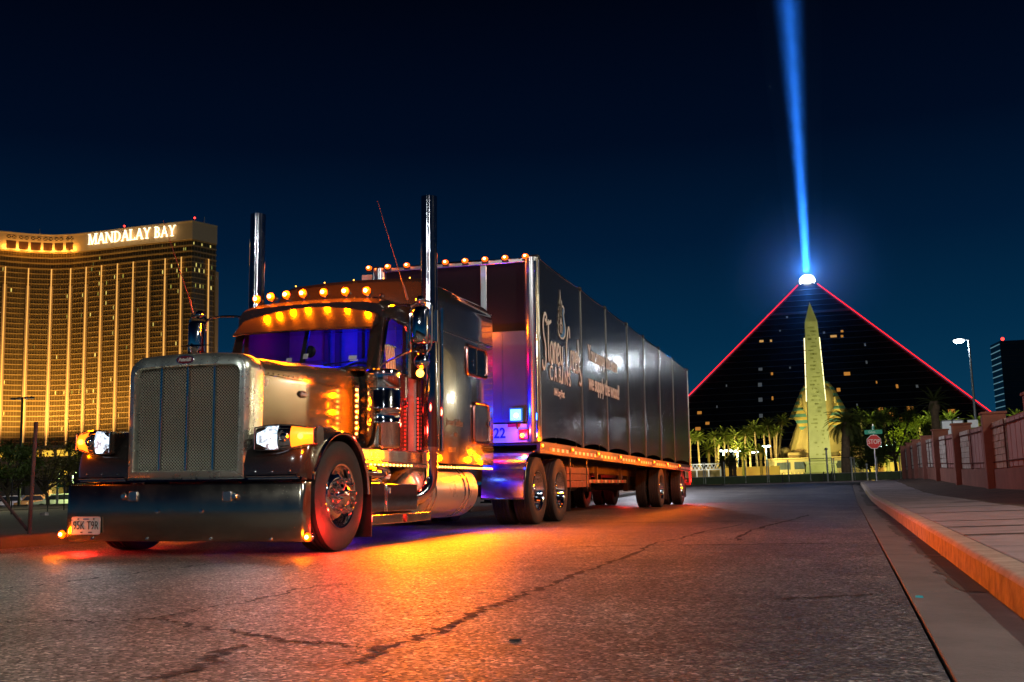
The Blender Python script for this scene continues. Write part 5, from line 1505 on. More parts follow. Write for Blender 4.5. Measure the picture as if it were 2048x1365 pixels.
# ------------------------------------------------------------------ sphinx and its podium building
SY = 305.0
sc0 = at_y(1640, 860, SY)
sph = empty('sphinx_statue', (sc0.x, SY, 0), (0, 0, R(-2)), 'giant sphinx statue with blue and gold striped headdress behind the obelisk', 'statue')
M_SAND = pm('warm sandstone', (.50, .36, .18), .85, var=.12, vscale=.3, bump=.2, bscale=.8)
def stripe_mat():
    m, n, l, b = _mat('blue and gold stripes')
    tc = n.new('ShaderNodeTexCoord'); sp_ = n.new('ShaderNodeSeparateXYZ'); l.new(tc.outputs['Object'], sp_.inputs[0])
    mu = n.new('ShaderNodeMath'); mu.operation = 'MULTIPLY'; mu.inputs[1].default_value = 1 / 1.75; l.new(sp_.outputs['Z'], mu.inputs[0])
    fr = n.new('ShaderNodeMath'); fr.operation = 'FRACT'; l.new(mu.outputs[0], fr.inputs[0])
    cr = n.new('ShaderNodeValToRGB'); cr.color_ramp.interpolation = 'CONSTANT'
    cr.color_ramp.elements[0].color = (.52, .34, .10, 1); cr.color_ramp.elements[1].position = .5; cr.color_ramp.elements[1].color = (.10, .24, .26, 1)
    l.new(fr.outputs[0], cr.inputs[0]); l.new(cr.outputs[0], b.inputs['Base Color']); b.inputs['Roughness'].default_value = .7
    return m
M_STRIPE = stripe_mat()
def ell(rx, ry, z, cy=0, n=24, p=2.4):
    out = []
    for j in range(n):
        a = 2*PI*j/n; c, s = math.cos(a), math.sin(a)
        out.append((rx * abs(c) ** (2/p) * (1 if c > 0 else -1), cy + ry * abs(s) ** (2/p) * (1 if s > 0 else -1), z))
    return out
# forequarters: chest widening to the paws
m = MB(); m.loft([ell(10.2, 7, 7.2, 1), ell(10.0, 6.8, 8.2, 1), ell(9.0, 6.0, 9.8, 1.5), ell(8.0, 5.4, 12, 2), ell(7.2, 5, 14.5, 2.5), ell(6.3, 4.6, 16.6, 3), ell(4.5, 4, 18.5, 3)]); m.build('chest', M_SAND, sph, 60)
for s in (-1, 1):
    m = MB(); m.loft([[(s * (6.6 + a), y, 7.2 + b) for a, b in rrect(2.0 * k, .9 * k, .7 * k, 4, 0, .9 * k)] for y, k in ((-7.5, .5), (-7, .85), (-5, 1), (0, 1))]); m.build('paw', M_SAND, sph, 60)
    m = MB(); m.sphere((s * 9.4, -2.0, 8.7), (1.6, 2.4, 1.7), 14, 8); m.build('haunch', M_SAND, sph, 60)
m = MB(); m.loft([ell(6.8, 14, 7.2, 20), ell(6.6, 13.6, 12, 20), ell(5.4, 12.5, 16, 20), ell(2.6, 10, 18, 20)]); m.build('body', M_SAND, sph, 60)
# headdress: dome, flaring side wings, lappets
m = MB(); m.loft([[(a, b, z) for a, b in q] for z, q in (
    (18.0, [(-8.2, .6), (-6.5, -.9), (-3.4, -.6), (3.4, -.6), (6.5, -.9), (8.2, .6), (6, 3.4), (-6, 3.4)]),
    (19.0, [(-7.7, .6), (-6.1, -1), (-3.2, -.6), (3.2, -.6), (6.1, -1), (7.7, .6), (5.6, 3.6), (-5.6, 3.6)]),
    (22.5, [(-6.0, .5), (-4.8, -1.2), (-2.9, -.8), (2.9, -.8), (4.8, -1.2), (6.0, .5), (4.6, 3.7), (-4.6, 3.7)]),
    (26.0, [(-4.4, .4), (-3.6, -1.3), (-2.4, -1.4), (2.4, -1.4), (3.6, -1.3), (4.4, .4), (3.6, 3.6), (-3.6, 3.6)]),
    (27.6, [(-3.2, .4), (-2.6, -1.0), (-1.6, -1.4), (1.6, -1.4), (2.6, -1.0), (3.2, .4), (2.6, 3), (-2.6, 3)]),
    (28.4, [(-1.6, .4), (-1.3, -.3), (-.8, -.6), (.8, -.6), (1.3, -.3), (1.6, .4), (1.3, 1.8), (-1.3, 1.8)]))]); m.build('headdress', M_STRIPE, sph, 50)
for s in (-1, 1):
    m = MB(); m.loft([[(s * x0, -1.6, z), (s * x1, -1.6, z), (s * x1, -.2, z), (s * x0, -.2, z)] for z, x0, x1 in ((11.5, 2.0, 3.6), (15, 2.3, 5.0), (18.2, 2.8, 6.6), (20.5, 3.2, 5.2))]); m.build('lappet', M_STRIPE, sph, 50)
m = MB(); m.loft([ell(2.2, 1.4, 17.6, -1.8), ell(3.3, 2.4, 18.8, -1.6), ell(4.1, 2.9, 20.8, -1.2), ell(4.3, 2.9, 23, -1.0), ell(4.0, 2.5, 25, -.8), ell(3.2, 1.9, 26.4, -.5)]); fc = m.build('face', M_SAND, sph, 60)
m = MB(); m.loft([[(-.55, -3.2, 21.2), (.55, -3.2, 21.2), (0, -4.3, 21.4)], [(-.3, -3.2, 23.6), (.3, -3.2, 23.6), (0, -3.5, 23.6)]]); m.build('nose', M_SAND, fc, 0)
for s in (-1, 1):
    m = MB(); m.sphere((s * 1.25, -3.0, 23.3), (.55, .35, .28), 10, 6); m.build('eye', pm('eye paint', (.12, .1, .08), .5), fc)
    m = MB(); m.sphere((s * 4.5, -1.6, 22.6), (.5, .7, 1.1), 10, 6); m.build('ear', M_SAND, fc)
m = MB(); m.sphere((0, -3.2, 20.3), (1.0, .35, .3), 12, 6); m.build('mouth', pm('mouth stone', (.38, .25, .12), .8), fc)
m = MB(); m.lathe([(.7, 15.2), (.8, 17), (.5, 18.6)], (0, -2.4, 0), 'z', 10, True); m.build('beard', M_STRIPE, fc)
for x, e_ in ((-22, 24000), (14, 4000)):
    fixture(sph, (x, -26, 7.9), .4); lamp('sphinx_flood', 'SPOT', (x, -26, 8.2), e_, (1, .70, .26), sph, .5, (0, 0, 17), R(75), .7)
pb = empty('sphinx_podium', (sc0.x, SY, 0), (0, 0, R(-2)), 'sandstone podium building with dark windows under the sphinx', 'building')
M_PSAND = pm('podium stone', (.30, .235, .14), .85, var=.15, vscale=.4)
m = MB(); m.box(-13.4, 13.4, -10, 34, 0, 6.6); m.build('podium_wall', M_PSAND, pb, 0)
m = MB(); m.box(-13.8, 13.8, -10.5, 34.4, 6.6, 7.2); m.build('cornice', M_SAND, pb, 0)
for x in (-9.3, -4.8, 4.8, 9.3):
    m = MB(); m.box(x - 1.75, x + 1.75, -10.06, -9.9, 4.2, 6.1); w = m.build('window', pm('podium glass', (.05, .06, .07), .15, .2), pb, 0)
    for k in range(-1, 2):
        m = MB(); m.box(x + k * .8 - .04, x + k * .8 + .04, -10.12, -10.06, 4.2, 6.1); m.build('window_bar', M_BLACK, w, 0)
for k in range(26):
    x = -12.6 + k * 1.0
    m = MB(); m.loft([[(x - .35, -10.06, 2.8), (x + .35, -10.06, 2.8), (x, -10.06, 3.6)], [(x - .35, -10.2, 2.8), (x + .35, -10.2, 2.8), (x, -10.2, 3.6)]]); m.build('frieze_tooth', M_SAND, pb, 0)
m = MB(); m.box(-12.9, -9.9, -10.07, -9.9, .2, 2.2); m.build('service_door', pm('grey door', (.16, .15, .12), .6), pb, 0)
for x in (-11, 11): fixture(pb, (x, -17, .6), .3); lamp('podium_flood', 'POINT', (x, -17, .9), 120, (1, .82, .4), pb, .4)

# ------------------------------------------------------------------ dark tower at the right
tc_ = at_depth(2010, 800, 640)
tow = empty('slab_tower', (tc_.x, tc_.y, 0), (0, 0, R(7)), 'dark slab tower with pale floor lines and red roof lamp beyond the wall', 'building')
TH = CAM_H + ray(2003, 682).z * math.hypot(tc_.x, tc_.y) / math.hypot(ray(2003, 682).x, ray(2003, 682).y)
m = MB(); m.box(0, 70, 0, 22, 0, TH); m.build('tower_body', pm('dark tower glass', (.012, .013, .015), .3, var=.3, vscale=.05), tow, 0)
M_TL = pm('tower floor line', (.03, .03, .032), .5); E_TL = em('tower stair lights', (.28, .62, .72), .30)
nfl = 22
for k in range(nfl):
    z = TH * (k + .5) / nfl
    m = MB(); m.box(-.05, 70.05, -.35, -.02, z - .18, z + .18); m.build('floor_line', M_TL, tow, 0)
    m = MB(); m.box(-.3, -.02, .5, 21.5, z - .22, z + .22); m.build('stair_light', E_TL, tow, 0)
for x, z in ((17, TH - 17 - 25), (33, TH - 45), (9, TH - 52), (25, TH - 60)):
    m = MB(); m.box(x - .8, x + .8, -.1, -.02, z - 1.2, z + 1.2); m.build('lit_window', E_PW[1], tow, 0)
m = MB(); m.sphere((2, 1, TH + 1.2), 1.0, 10, 6); m.build('beacon', E_BEAC, tow)
# ------------------------------------------------------------------ boundary wall on the right
M_WST = pm('red stucco', (.25, .10, .075), .9, var=.2, vscale=1.2, bump=.3, bscale=20)
M_WBL = pm('split face block', (.50, .44, .40), .95, var=.3, vscale=5, bump=1., bscale=14)
M_WPN = pm('pink ribbed panel', (.40, .18, .165), .7, var=.12, vscale=2)
M_WRL = pm('dark fence rail', (.10, .04, .035), .95, spec=.1)
wall = empty('boundary_wall', (4.2, 34, 0), label='red stucco and split-face block wall with pink panels beside the sidewalk', cat='wall')
def wl_x(y): return 4.25 - .0125 * (y - 34) if y > 0 else 4.25 + .42
WO = wall.location
def wp(name, mb, mat, parent=None, angle=0, bevel=0):
    mb.v = [(a - WO.x, b - WO.y, c - WO.z) for a, b, c in mb.v]; return mb.build(name, mat, parent or wall, angle, bevel)
py_ = [-13.5, -4.5, 4.2, 12.0, 19.5, 27.0, 34.4, 42.6, 50.5, 57.0, 63.0, 68.0, 73.5]
rb_ = random.Random(9)
for i, y in enumerate(py_):
    x = wl_x(y); zg = land_z(x, y) - .1
    top = zg + .1 + 2.12 - (.12 if y > 55 else 0)
    m = MB(); m.box(x - .34, x + .30, y - .22, y + .22, zg, top); p_ = wp('pillar', m, M_WST, bevel=.02)
    m = MB(); m.box(x - .38, x + .34, y - .26, y + .26, top, top + .07); wp('pillar_cap', m, M_WST, p_, bevel=.015)
    if i == len(py_) - 1: break
    y1 = py_[i+1]; x1 = wl_x(y1)
    a, b = y + .22, y1 - .22
    zg1 = land_z(x1, y1) - .1
    zt = min(zg, zg1)
    def xa(q): return x + (x1 - x) * (q - y) / (y1 - y)
    def slabw(q0, q1, t0, t1, z0, z1):
        m = MB(); c = [(xa(q0) + t0, q0), (xa(q0) + t1, q0), (xa(q1) + t1, q1), (xa(q1) + t0, q1)]
        z0a, z0b = (z0 + zg + (zg1 - zg) * (q0 - y) / (y1 - y)), (z0 + zg + (zg1 - zg) * (q1 - y) / (y1 - y)); dz = z1 - z0
        zz = [z0a, z0a, z0b, z0b]
        m.v = [(p[0], p[1], zz[k]) for k, p in enumerate(c)] + [(p[0], p[1], zz[k] + dz) for k, p in enumerate(c)]
        m.f = [(0, 3, 2, 1), (4, 5, 6, 7), (0, 1, 5, 4), (1, 2, 6, 5), (2, 3, 7, 6), (3, 0, 4, 7)]
        return m
    wp('plinth', slabw(a, b, -.16, .2, 0, .62), M_WST, bevel=.01)
    wp('wall_core', slabw(a, b, -.02, .15, .62, 1.98), M_WST)
    # courses of split-face block next to the pillar
    bw = .40; nb = 6 if 26 < y < 60 else 4
    for r in range(7):
        for c_ in range(nb):
            q0 = b - .01 - (c_ + 1) * bw
            if q0 < a: continue
            off = rb_.uniform(-.012, .012)
            wp('block', slabw(q0 + .006, q0 + bw - .006, -.11 + off, -.02, .64 + r * .19, .64 + r * .19 + .178), M_WBL, bevel=.012)
    # ribbed pink panel over the rest of the bay
    q = a + .02
    while q + .16 < b - .02 - nb * bw:
        wp('panel_board', slabw(q, q + .152, -.085 + (.012 if int(q * 10) % 2 else 0), -.02, .66, 1.93), M_WPN); q += .16
    for z in (.80, 1.78):
        wp('fence_rail', slabw(a, b, -.145, -.115, z, z + .035), M_WRL)
    q = a + .9
    while q < b:
        wp('fence_post', slabw(q, q + .035, -.148, -.115, .62, 1.95), M_WRL); q += 3.6

# ------------------------------------------------------------------ stop sign with street name
SYY = 61.6
pc = at_y(1748, 884, SYY); pbz = walk_z(CURB_R, SYY)
stop = empty('stop_sign', (pc.x, SYY, pbz), (0, 0, R(6)), 'red octagonal stop sign under a green street name plate at the corner', 'sign')
zc_ = pc.z - pbz
m = MB(); m.tube([(0, .03, -.1), (0, .03, zc_ + .95)], .032, 8); m.build('post', M_ALU, stop)
oct_ = [(.40 * math.cos(R(22.5 + 45*k)), .40 * math.sin(R(22.5 + 45*k))) for k in range(8)]
m = MB(); m.prism(oct_, lambda a, b, d: (a, d, zc_ + b), -.006, .0); pl_ = m.build('sign_border', pm('sign white', (.75, .72, .70), .45), stop, 0)
m = MB(); m.prism([(a * .93, b * .93) for a, b in oct_], lambda a, b, d: (a, d, zc_ + b), -.010, -.006); m.build('sign_face', pm('sign red', (.62, .012, .015), .4), pl_, 0)
t = MB(); t.add(text_mb('STOP', .35, .002, 0, .003, .74), frame_mat((0, -.013, zc_ - .005), (1, 0, 0), (0, 0, 1))); t.build('sign_lettering', pm('sign white', (.75, .72, .70), .45), pl_, 0, fix=False)
m = MB(); m.box(-.46, .46, -.03, -.02, zc_ + .41, zc_ + .645); nm = m.build('street_plate', pm('sign green', (.005, .36, .22), .4), stop, 0, .004)
t = MB(); t.add(text_mb('Giles', .20, .002, 0, .002, .9), frame_mat((-.08, -.033, zc_ + .525), (1, 0, 0), (0, 0, 1))); t.build('street_name', pm('sign mint', (.45, .75, .62), .45), nm, 0, fix=False)
m = MB(); m.box(-.02, .02, -.4, .4, zc_ + .66, zc_ + .86); m.build('cross_plate', pm('sign green', (.005, .36, .22), .4), stop, 0, .004)

# ------------------------------------------------------------------ street lamps
def street_lamp(loc, h, armdir, arm, label, power, col, headmat, name='street_lamp', group=None):
    r = empty(name, loc, (0, 0, 0), label, 'street lamp', group)
    m = MB(); m.tube([(0, 0, -.2), (0, 0, h * .5), (0, 0, h)], [.11, .085, .06], 12); m.build('pole', pm('lamp pole grey', (.12, .14, .15), .45, .5), r)
    m = MB(); m.lathe([(.2, 0), (.2, .05), (.13, .12), (.11, .5)], (0, 0, -.05), 'z', 16, True); m.build('base', pm('lamp pole grey', (.12, .14, .15), .45, .5), r)
    d = Vector(armdir).normalized(); e = d * arm
    m = MB(); m.tube([(0, 0, h - .05), (e.x * .5, e.y * .5, h + .06), (e.x, e.y, h + .04)], .035, 8); m.build('arm', pm('lamp pole grey', (.12, .14, .15), .45, .5), r)
    m = MB(); m.sphere((e.x, e.y, h + .06), (.34, .2, .08), 16, 8); hd = m.build('head', pm('lamp head', (.3, .3, .3), .4), r)
    m = MB(); m.sphere((e.x, e.y, h - .05), (.32, .26, .15), 14, 8); m.build('lens', headmat, hd)
    if power: lamp('street_light', 'POINT', (e.x, e.y, h - .36), power, col, r, .14)
    return r
E_STL = em('street lamp lens', (.85, .95, 1), 30)
ph_ = at_y(1919, 681, 75.0)
street_lamp((ph_.x + .55, 75.0, land_z(ph_.x, 75)), ph_.z - land_z(ph_.x, 75), (-1, 0, 0), .6, 'tall single-arm street lamp glowing white above the boundary wall', 480, (.85, .93, 1), E_STL)
street_lamp((3.3, -3.0, walk_z(WALK_R, -6)), 7.2, (-1, .2, 0), 1.6, 'single-arm street lamp on the sidewalk edge behind the viewer', 1350, (1, .96, .94), E_STL)
street_lamp((-10.2, -11.0, .12), 9.0, (1, .3, 0), 1.6, 'single-arm street lamp on the vacant lot side of the road', 1500, (.90, .96, .92), E_STL)

street_lamp((ROAD_L - 1.3, 50.0, land_z(-10, 50)), 5.4, (1, .1, 0), 1.2, 'short unseen lamp added behind the trailer to light the stop sign', 2400, (.90, .88, 1), E_STL)  # added out of sight to brighten the stop sign and far road

street_lamp((16.0, 8.0, land_z(16, 8)), 13.5, (-1, .1, 0), 1.8, 'high-mast yard lamp behind the boundary wall', 7200, (1, .92, .74), E_STL)

# ------------------------------------------------------------------ low beige building behind the wall, outside the frame
ware = empty('beige_building', (16.5, 20, 0), label='low beige stucco building behind the boundary wall with wall lamps', cat='building')
M_BEI = pm('beige stucco', (.52, .42, .26), .85, var=.12, vscale=.6, bump=.2, bscale=8)
m = MB(); m.box(0, 14, 0, 42, -.1, 7.4); m.build('walls', M_BEI, ware, 0)
m = MB(); m.box(-.25, 14.2, -.2, 42.2, 7.4, 7.9); m.build('parapet', M_BEI, ware, 0)
for k in range(6):
    y = 3.5 + k * 7
    m = MB(); m.box(-.04, .05, y - 1.4, y + 1.4, 1.0, 3.4); w = m.build('window', pm('podium glass', (.05, .06, .07), .15, .2), ware, 0)
    m = MB(); m.box(-.07, -.04, y - .05, y + .05, 1.0, 3.4); m.build('window_bar', M_BEI, w, 0)
    if k % 2 == 0:
        m = MB(); m.box(-.3, 0, y + 3.3, y + 3.7, 5.0, 5.3); m.build('wall_lamp', E_STL, ware, 0)
        lamp('wall_light', 'POINT', (-1.6, y + 3.5, 5.2), 620, (1, .86, .55), ware, .15)

# ------------------------------------------------------------------ white notice boards behind the wall
nb0 = at_y(1905, 862, 72.0)
brd = empty('notice_board', (nb0.x, 72, land_z(nb0.x, 72)), label='pair of blank white notice panels in dark frame behind the wall', cat='notice board')
zz_ = nb0.z - brd.location.z
for dx in (-.62, .02, .66):
    m = MB(); m.box(dx - .04, dx + .04, -.03, .03, 0, zz_ + .68); m.build('frame_post', M_BLACK, brd, 0)
for dx in (-.30, .34):
    m = MB(); m.box(dx - .27, dx + .27, -.02, .0, zz_ - .55, zz_ + .6); m.build('panel', pm('white panel', (.62, .66, .70), .6), brd, 0)
m = MB(); m.box(-.66, .70, -.03, .03, zz_ + .6, zz_ + .68); m.build('frame_bar', M_BLACK, brd, 0)
m = MB(); m.box(.9, 1.5, -.02, .02, zz_ + .15, zz_ + .62); m.build('side_panel', pm('white panel', (.62, .66, .70), .6), brd, 0)
fixture(brd, (.2, -2.2, zz_ + .75), .1); lamp('board_light', 'POINT', (.2, -2.2, zz_ + .9), 40, (.85, .93, 1), brd, .1)

# ------------------------------------------------------------------ construction fence across the far street
M_GALV = pm('galvanised tube', (.42, .43, .40), .4, .6, var=.15)
M_SCR = pm('green windscreen', (.055, .085, .035), .85, var=.25, vscale=1.5, bump=.3, bscale=6)
FY = 87.6; FZ = .585
fence = empty('mesh_fence', (-6, FY, FZ), label='temporary tube fence with green windscreen across the far street', cat='fence')
fx = [-17.5 + 1.65 * k for k in range(20)]
for k, x in enumerate(fx):
    m = MB(); m.tube([(x + 6, 0, -.02), (x + 6, 0, 1.82)], .042, 8); m.build('post', M_GALV, fence)
    if k % 3 == 1:
        m = MB(); m.tube([(x + 6 + .14, 0, -.02), (x + 6 + .14, 0, 1.82)], .042, 8); m.build('post', M_GALV, fence)
    m = MB(); m.box(x + 6 - .25, x + 6 + .25, -.3, .3, -.02, .06); m.build('foot', M_FRAME, fence, 0)
    if k < len(fx) - 1:
        for z in (.62, 1.80):
            m = MB(); m.tube([(x + 6, -.02, z), (x + 6 + 1.65, -.02, z)], .028, 6); m.build('rail', M_BLACK if z > 1 else M_GALV, fence)
        m = MB(); nq = 8
        rings = [[(x + 6 + 1.65 * q / nq, -.03 + .02 * math.sin(q * 2 + k), .03), (x + 6 + 1.65 * q / nq, -.03 + .03 * math.sin(q * 3 + k), .35), (x + 6 + 1.65 * q / nq, -.03, .64 - .02 * math.sin(PI * q / nq))] for q in range(nq + 1)]
        m.loft(rings, False); m.build('windscreen', M_SCR, fence, 60)
def pole(u, v, y, r, label, h0=None, cap=True):
    p = at_y(u, v, y); zb = .585 if y > 86 else .49
    e = empty('steel_pole', (p.x, y, zb), label=label, cat='pole')
    m = MB(); m.tube([(0, 0, -.1), (0, 0, p.z - zb)], r, 10); m.build('shaft', M_GALV, e)
    if cap: m = MB(); m.lathe([(r*1.6, -.12), (r*1.9, -.06), (r*1.6, 0), (.001, .05)], (0, 0, p.z - zb), 'z', 12); m.build('cap', M_GALV, e)
    return e
pole(1652, 897, 86.8, .07, 'thick steel pole with round cap in front of the obelisk pedestal')
pole(1702, 915, 86.9, .07, 'steel pole beside the dark palm trunk')
pole(1733, 928, 86.9, .06, 'short steel pole between palm and stop sign')
# small things on the far pavement
for i, (u, v) in enumerate(((1565, 956), (1648, 955), (1664, 955))):
    p = at_y(u, v, 86.3); m = MB(); m.lathe([(.16, 0), (.15, .05), (.06, .1), (.045, .75), (.001, .78)], (0, 0, 0), 'z', 12); o = m.build('bollard', M_BLACK, None); o.location = (p.x, 86.3, .585)
    tag(o, 'short black bollard before the fence, %s counted from the trailer' % ('first', 'second', 'third')[i], 'bollard', 'bollards before the fence')

# ------------------------------------------------------------------ palms
M_TRUNK = pm('palm trunk', (.20, .14, .085), .95, var=.35, vscale=4, bump=.8, bscale=8)
def leaf_mat(name, c, tr):
    m, n, l, b = _mat(name)
    b.inputs['Base Color'].default_value = c + (1,); b.inputs['Roughness'].default_value = .6
    tr_ = n.new('ShaderNodeBsdfTranslucent'); tr_.inputs[0].default_value = tr + (1,)
    mx = n.new('ShaderNodeMixShader'); mx.inputs[0].default_value = .35
    l.new(b.outputs[0], mx.inputs[1]); l.new(tr_.outputs[0], mx.inputs[2]); l.new(mx.outputs[0], n['Material Output'].inputs['Surface'])
    t = n.new('ShaderNodeTexNoise'); t.inputs['Scale'].default_value = 1.3; tc = n.new('ShaderNodeTexCoord'); l.new(tc.outputs['Object'], t.inputs['Vector'])
    cr = n.new('ShaderNodeValToRGB'); cr.color_ramp.elements[0].position = .35; cr.color_ramp.elements[1].position = .65
    cr.color_ramp.elements[0].color = tuple(x * .55 for x in c) + (1,); cr.color_ramp.elements[1].color = tuple(x * 1.3 for x in c) + (1,)
    l.new(t.outputs['Fac'], cr.inputs[0]); l.new(cr.outputs[0], b.inputs['Base Color'])
    return m
M_FROND = leaf_mat('palm frond', (.11, .135, .03), (.2, .24, .03))
M_LEAF = leaf_mat('tree leaf', (.08, .115, .025), (.2, .24, .03))
M_LEAF2 = leaf_mat('dry tree leaf', (.10, .09, .03), (.16, .13, .03))
def crown_mb(seed, r=2.2, nf=34, leaf=13, droop=.55, lw=.05, ll=.42):
    rr = random.Random(seed); m = MB()
    for k in range(nf):
        az = 2*PI*(k * .381966 + rr.uniform(-.03, .03)); el = R(82 - 105 * (k / nf) ** .9 + rr.uniform(-8, 8))
        L = r * rr.uniform(.85, 1.1); d = Vector((math.cos(az), math.sin(az), 0)); sd = Vector((-d.y, d.x, 0))
        pts = []; p = Vector((0, 0, 0)); e = el
        n = 7
        for i in range(n + 1):
            pts.append(p.copy()); p = p + (d * math.cos(e) + Vector((0, 0, math.sin(e)))) * (L / n); e -= droop * rr.uniform(.25, .36)
        m.tube(pts, [.03 * (1 - i / (n + 1)) * r / 2.2 + .006 for i in range(n + 1)], 3, False)
        for i in range(leaf):
            t = .16 + .84 * i / leaf; q = t * n; a = int(min(q, n - .001)); f = q - a; c = pts[a].lerp(pts[a+1], f); tg = (pts[a+1] - pts[a]).normalized()
            up = sd.cross(tg).normalized()
            for s in (-1, 1):
                ln = ll * r / 2.2 * math.sin(PI * (.18 + .75 * t)) * rr.uniform(.85, 1.15)
                tip = c + (sd * s * .72 + tg * .62 - up * (-.12) * 0 + Vector((0, 0, -.22))) * ln
                w = tg * (lw * r / 2.2)
                m.poly([c - w, c + w, tip])
    return m
crowns = [crown_mb(s, 2.2, 40, 15, .42, .075, .46).mesh('crown', M_FROND, 0) for s in (1, 2, 3)]
def trunk_mesh(h, r0, r1, lean, seed):
    rr = random.Random(seed); n = 12
    pts = [(lean * (i / n) ** 2, 0, h * i / n) for i in range(n + 1)]
    m = MB(); m.tube(pts, [r0 + (r1 - r0) * i / n + (.02 if i % 2 else 0) for i in range(n + 1)], 10); m.lathe([(r1 * 1.2, h - .9), (r1 * 1.7, h - .35), (r1 * 1.1, h + .1)], (lean, 0, 0), 'z', 10, True)
    return m
def palm(u, v, y, scale, label, group, seed, base_u=None, r0=.28, z0=.4, mesh=None):
    p = at_y(u, v, y); 
    lean = 0
    bx_ = p.x
    if base_u is not None:
        bx_ = at_y(base_u, 940, y).x; lean = p.x - bx_
    e = empty('palm_tree', (bx_, y, z0), label=label, cat='palm tree', group=group)
    h = p.z - z0
    trunk_mesh(h, r0 * 1.2, r0 * .8, lean, seed).build('trunk', M_TRUNK, e, 60)
    c = bpy.data.objects.new('crown', mesh or crowns[seed % 3]); COL.objects.link(c); c.parent = e; c.location = (lean, 0, h); c.scale = (scale,) * 3; c.rotation_euler = (0, 0, seed * 1.7)
    return e
ORD = ['first', 'second', 'third', 'fourth', 'fifth', 'sixth', 'seventh', 'eighth', 'ninth', 'tenth', 'eleventh', 'twelfth', 'thirteenth', 'fourteenth', 'fifteenth', 'sixteenth']
def rank(vals, i, rev=False): return ORD[sorted(range(len(vals)), key=lambda k: -vals[k] if rev else vals[k]).index(i)]
def cr7(x, y): return 1370 + x / 6.204, 760 + y / 6.204
G1 = 'floodlit palms between the pyramid and the fence'
L1 = 'slim palm lit yellow green from below left of the sphinx'
PL1 = ((1205, 500, 1165, 300, .98), (1030, 550, 1090, 298, 1.0), (1140, 625, 1135, 296, .85), (975, 630, 1010, 294, .85), (865, 610, 900, 290, 1.25), (745, 665, 755, 292, 1.15),
        (625, 690, 635, 288, 1.15), (490, 690, 495, 290, 1.2), (415, 780, 415, 286, .85), (365, 690, 395, 293, 1.0), (155, 710, 185, 291, 1.0), (62, 690, 68, 289, .9), (535, 740, 545, 300, .8), (655, 800, 650, 282, .9), (805, 850, 815, 284, .9), (1110, 670, 1115, 299, .8))
for i, (x, y, bx7, Y_, s) in enumerate(PL1):
    u, v = cr7(x, y + 18); palm(u, v, Y_, s * 1.3, 'slim palm lit yellow green, %s crown counted from the sphinx towards the trailer' % rank([q[0] for q in PL1], i, True), G1, i, cr7(bx7, 0)[0])
for i, (x, y, Y_, s) in enumerate(((290, 870, 160, .75), (715, 905, 150, .7), (935, 880, 165, .7), (560, 1000, 120, .45), (470, 1010, 118, .5), (610, 1010, 118, .45))):
    u, v = cr7(x, y + 10); palm(u, v, Y_, s, 'low bushy palm lit from below behind the green windscreen, %s counted from the trailer' % ORD[i] if i < 3 else 'short dark palm silhouetted behind the windscreen, %s counted from the trailer' % ORD[(1, 0, 2)[i - 3]], 'low palms behind the fence' if i < 3 else 'dark low palms behind the fence', i + 3, r0=.2)
# lit palms right of the obelisk
PL2 = ((1745, 845, 250, 1.2), (1722, 838, 255, 1.2), (1862, 842, 240, 1.1), (1900, 845, 240, 1.3), (1955, 846, 245, 1.1), (2032, 838, 245, 1.0), (1768, 838, 262, 1.2), (1840, 850, 235, 1.0), (1875, 870, 220, .9), (1800, 905, 170, .8), (1775, 915, 165, .8))
for i, (u, v, Y_, s) in enumerate(PL2):
    palm(u, v, Y_, s * 1.2, 'palm lit yellow green behind the stop sign, %s crown counted from the obelisk' % rank([q[0] for q in PL2], i), 'lit palms right of the obelisk', i + 20)
# the two dark palms
dk = crown_mb(31, 2.2, 46, 18, .75, .045, .46).mesh('crown', M_FROND, 0)
palm(1692, 848, 89.5, .95, 'dark thick-trunked date palm in front of the sphinx podium', None, 31, r0=.34, mesh=dk, base_u=1692)
dk2 = crown_mb(32, 2.2, 26, 14, .35, .045, .40).mesh('crown', M_FROND, 0)
palm(1868, 805, 96, .80, 'tall dark palm with upright fronds behind the boundary wall', None, 32, r0=.36, mesh=dk2)

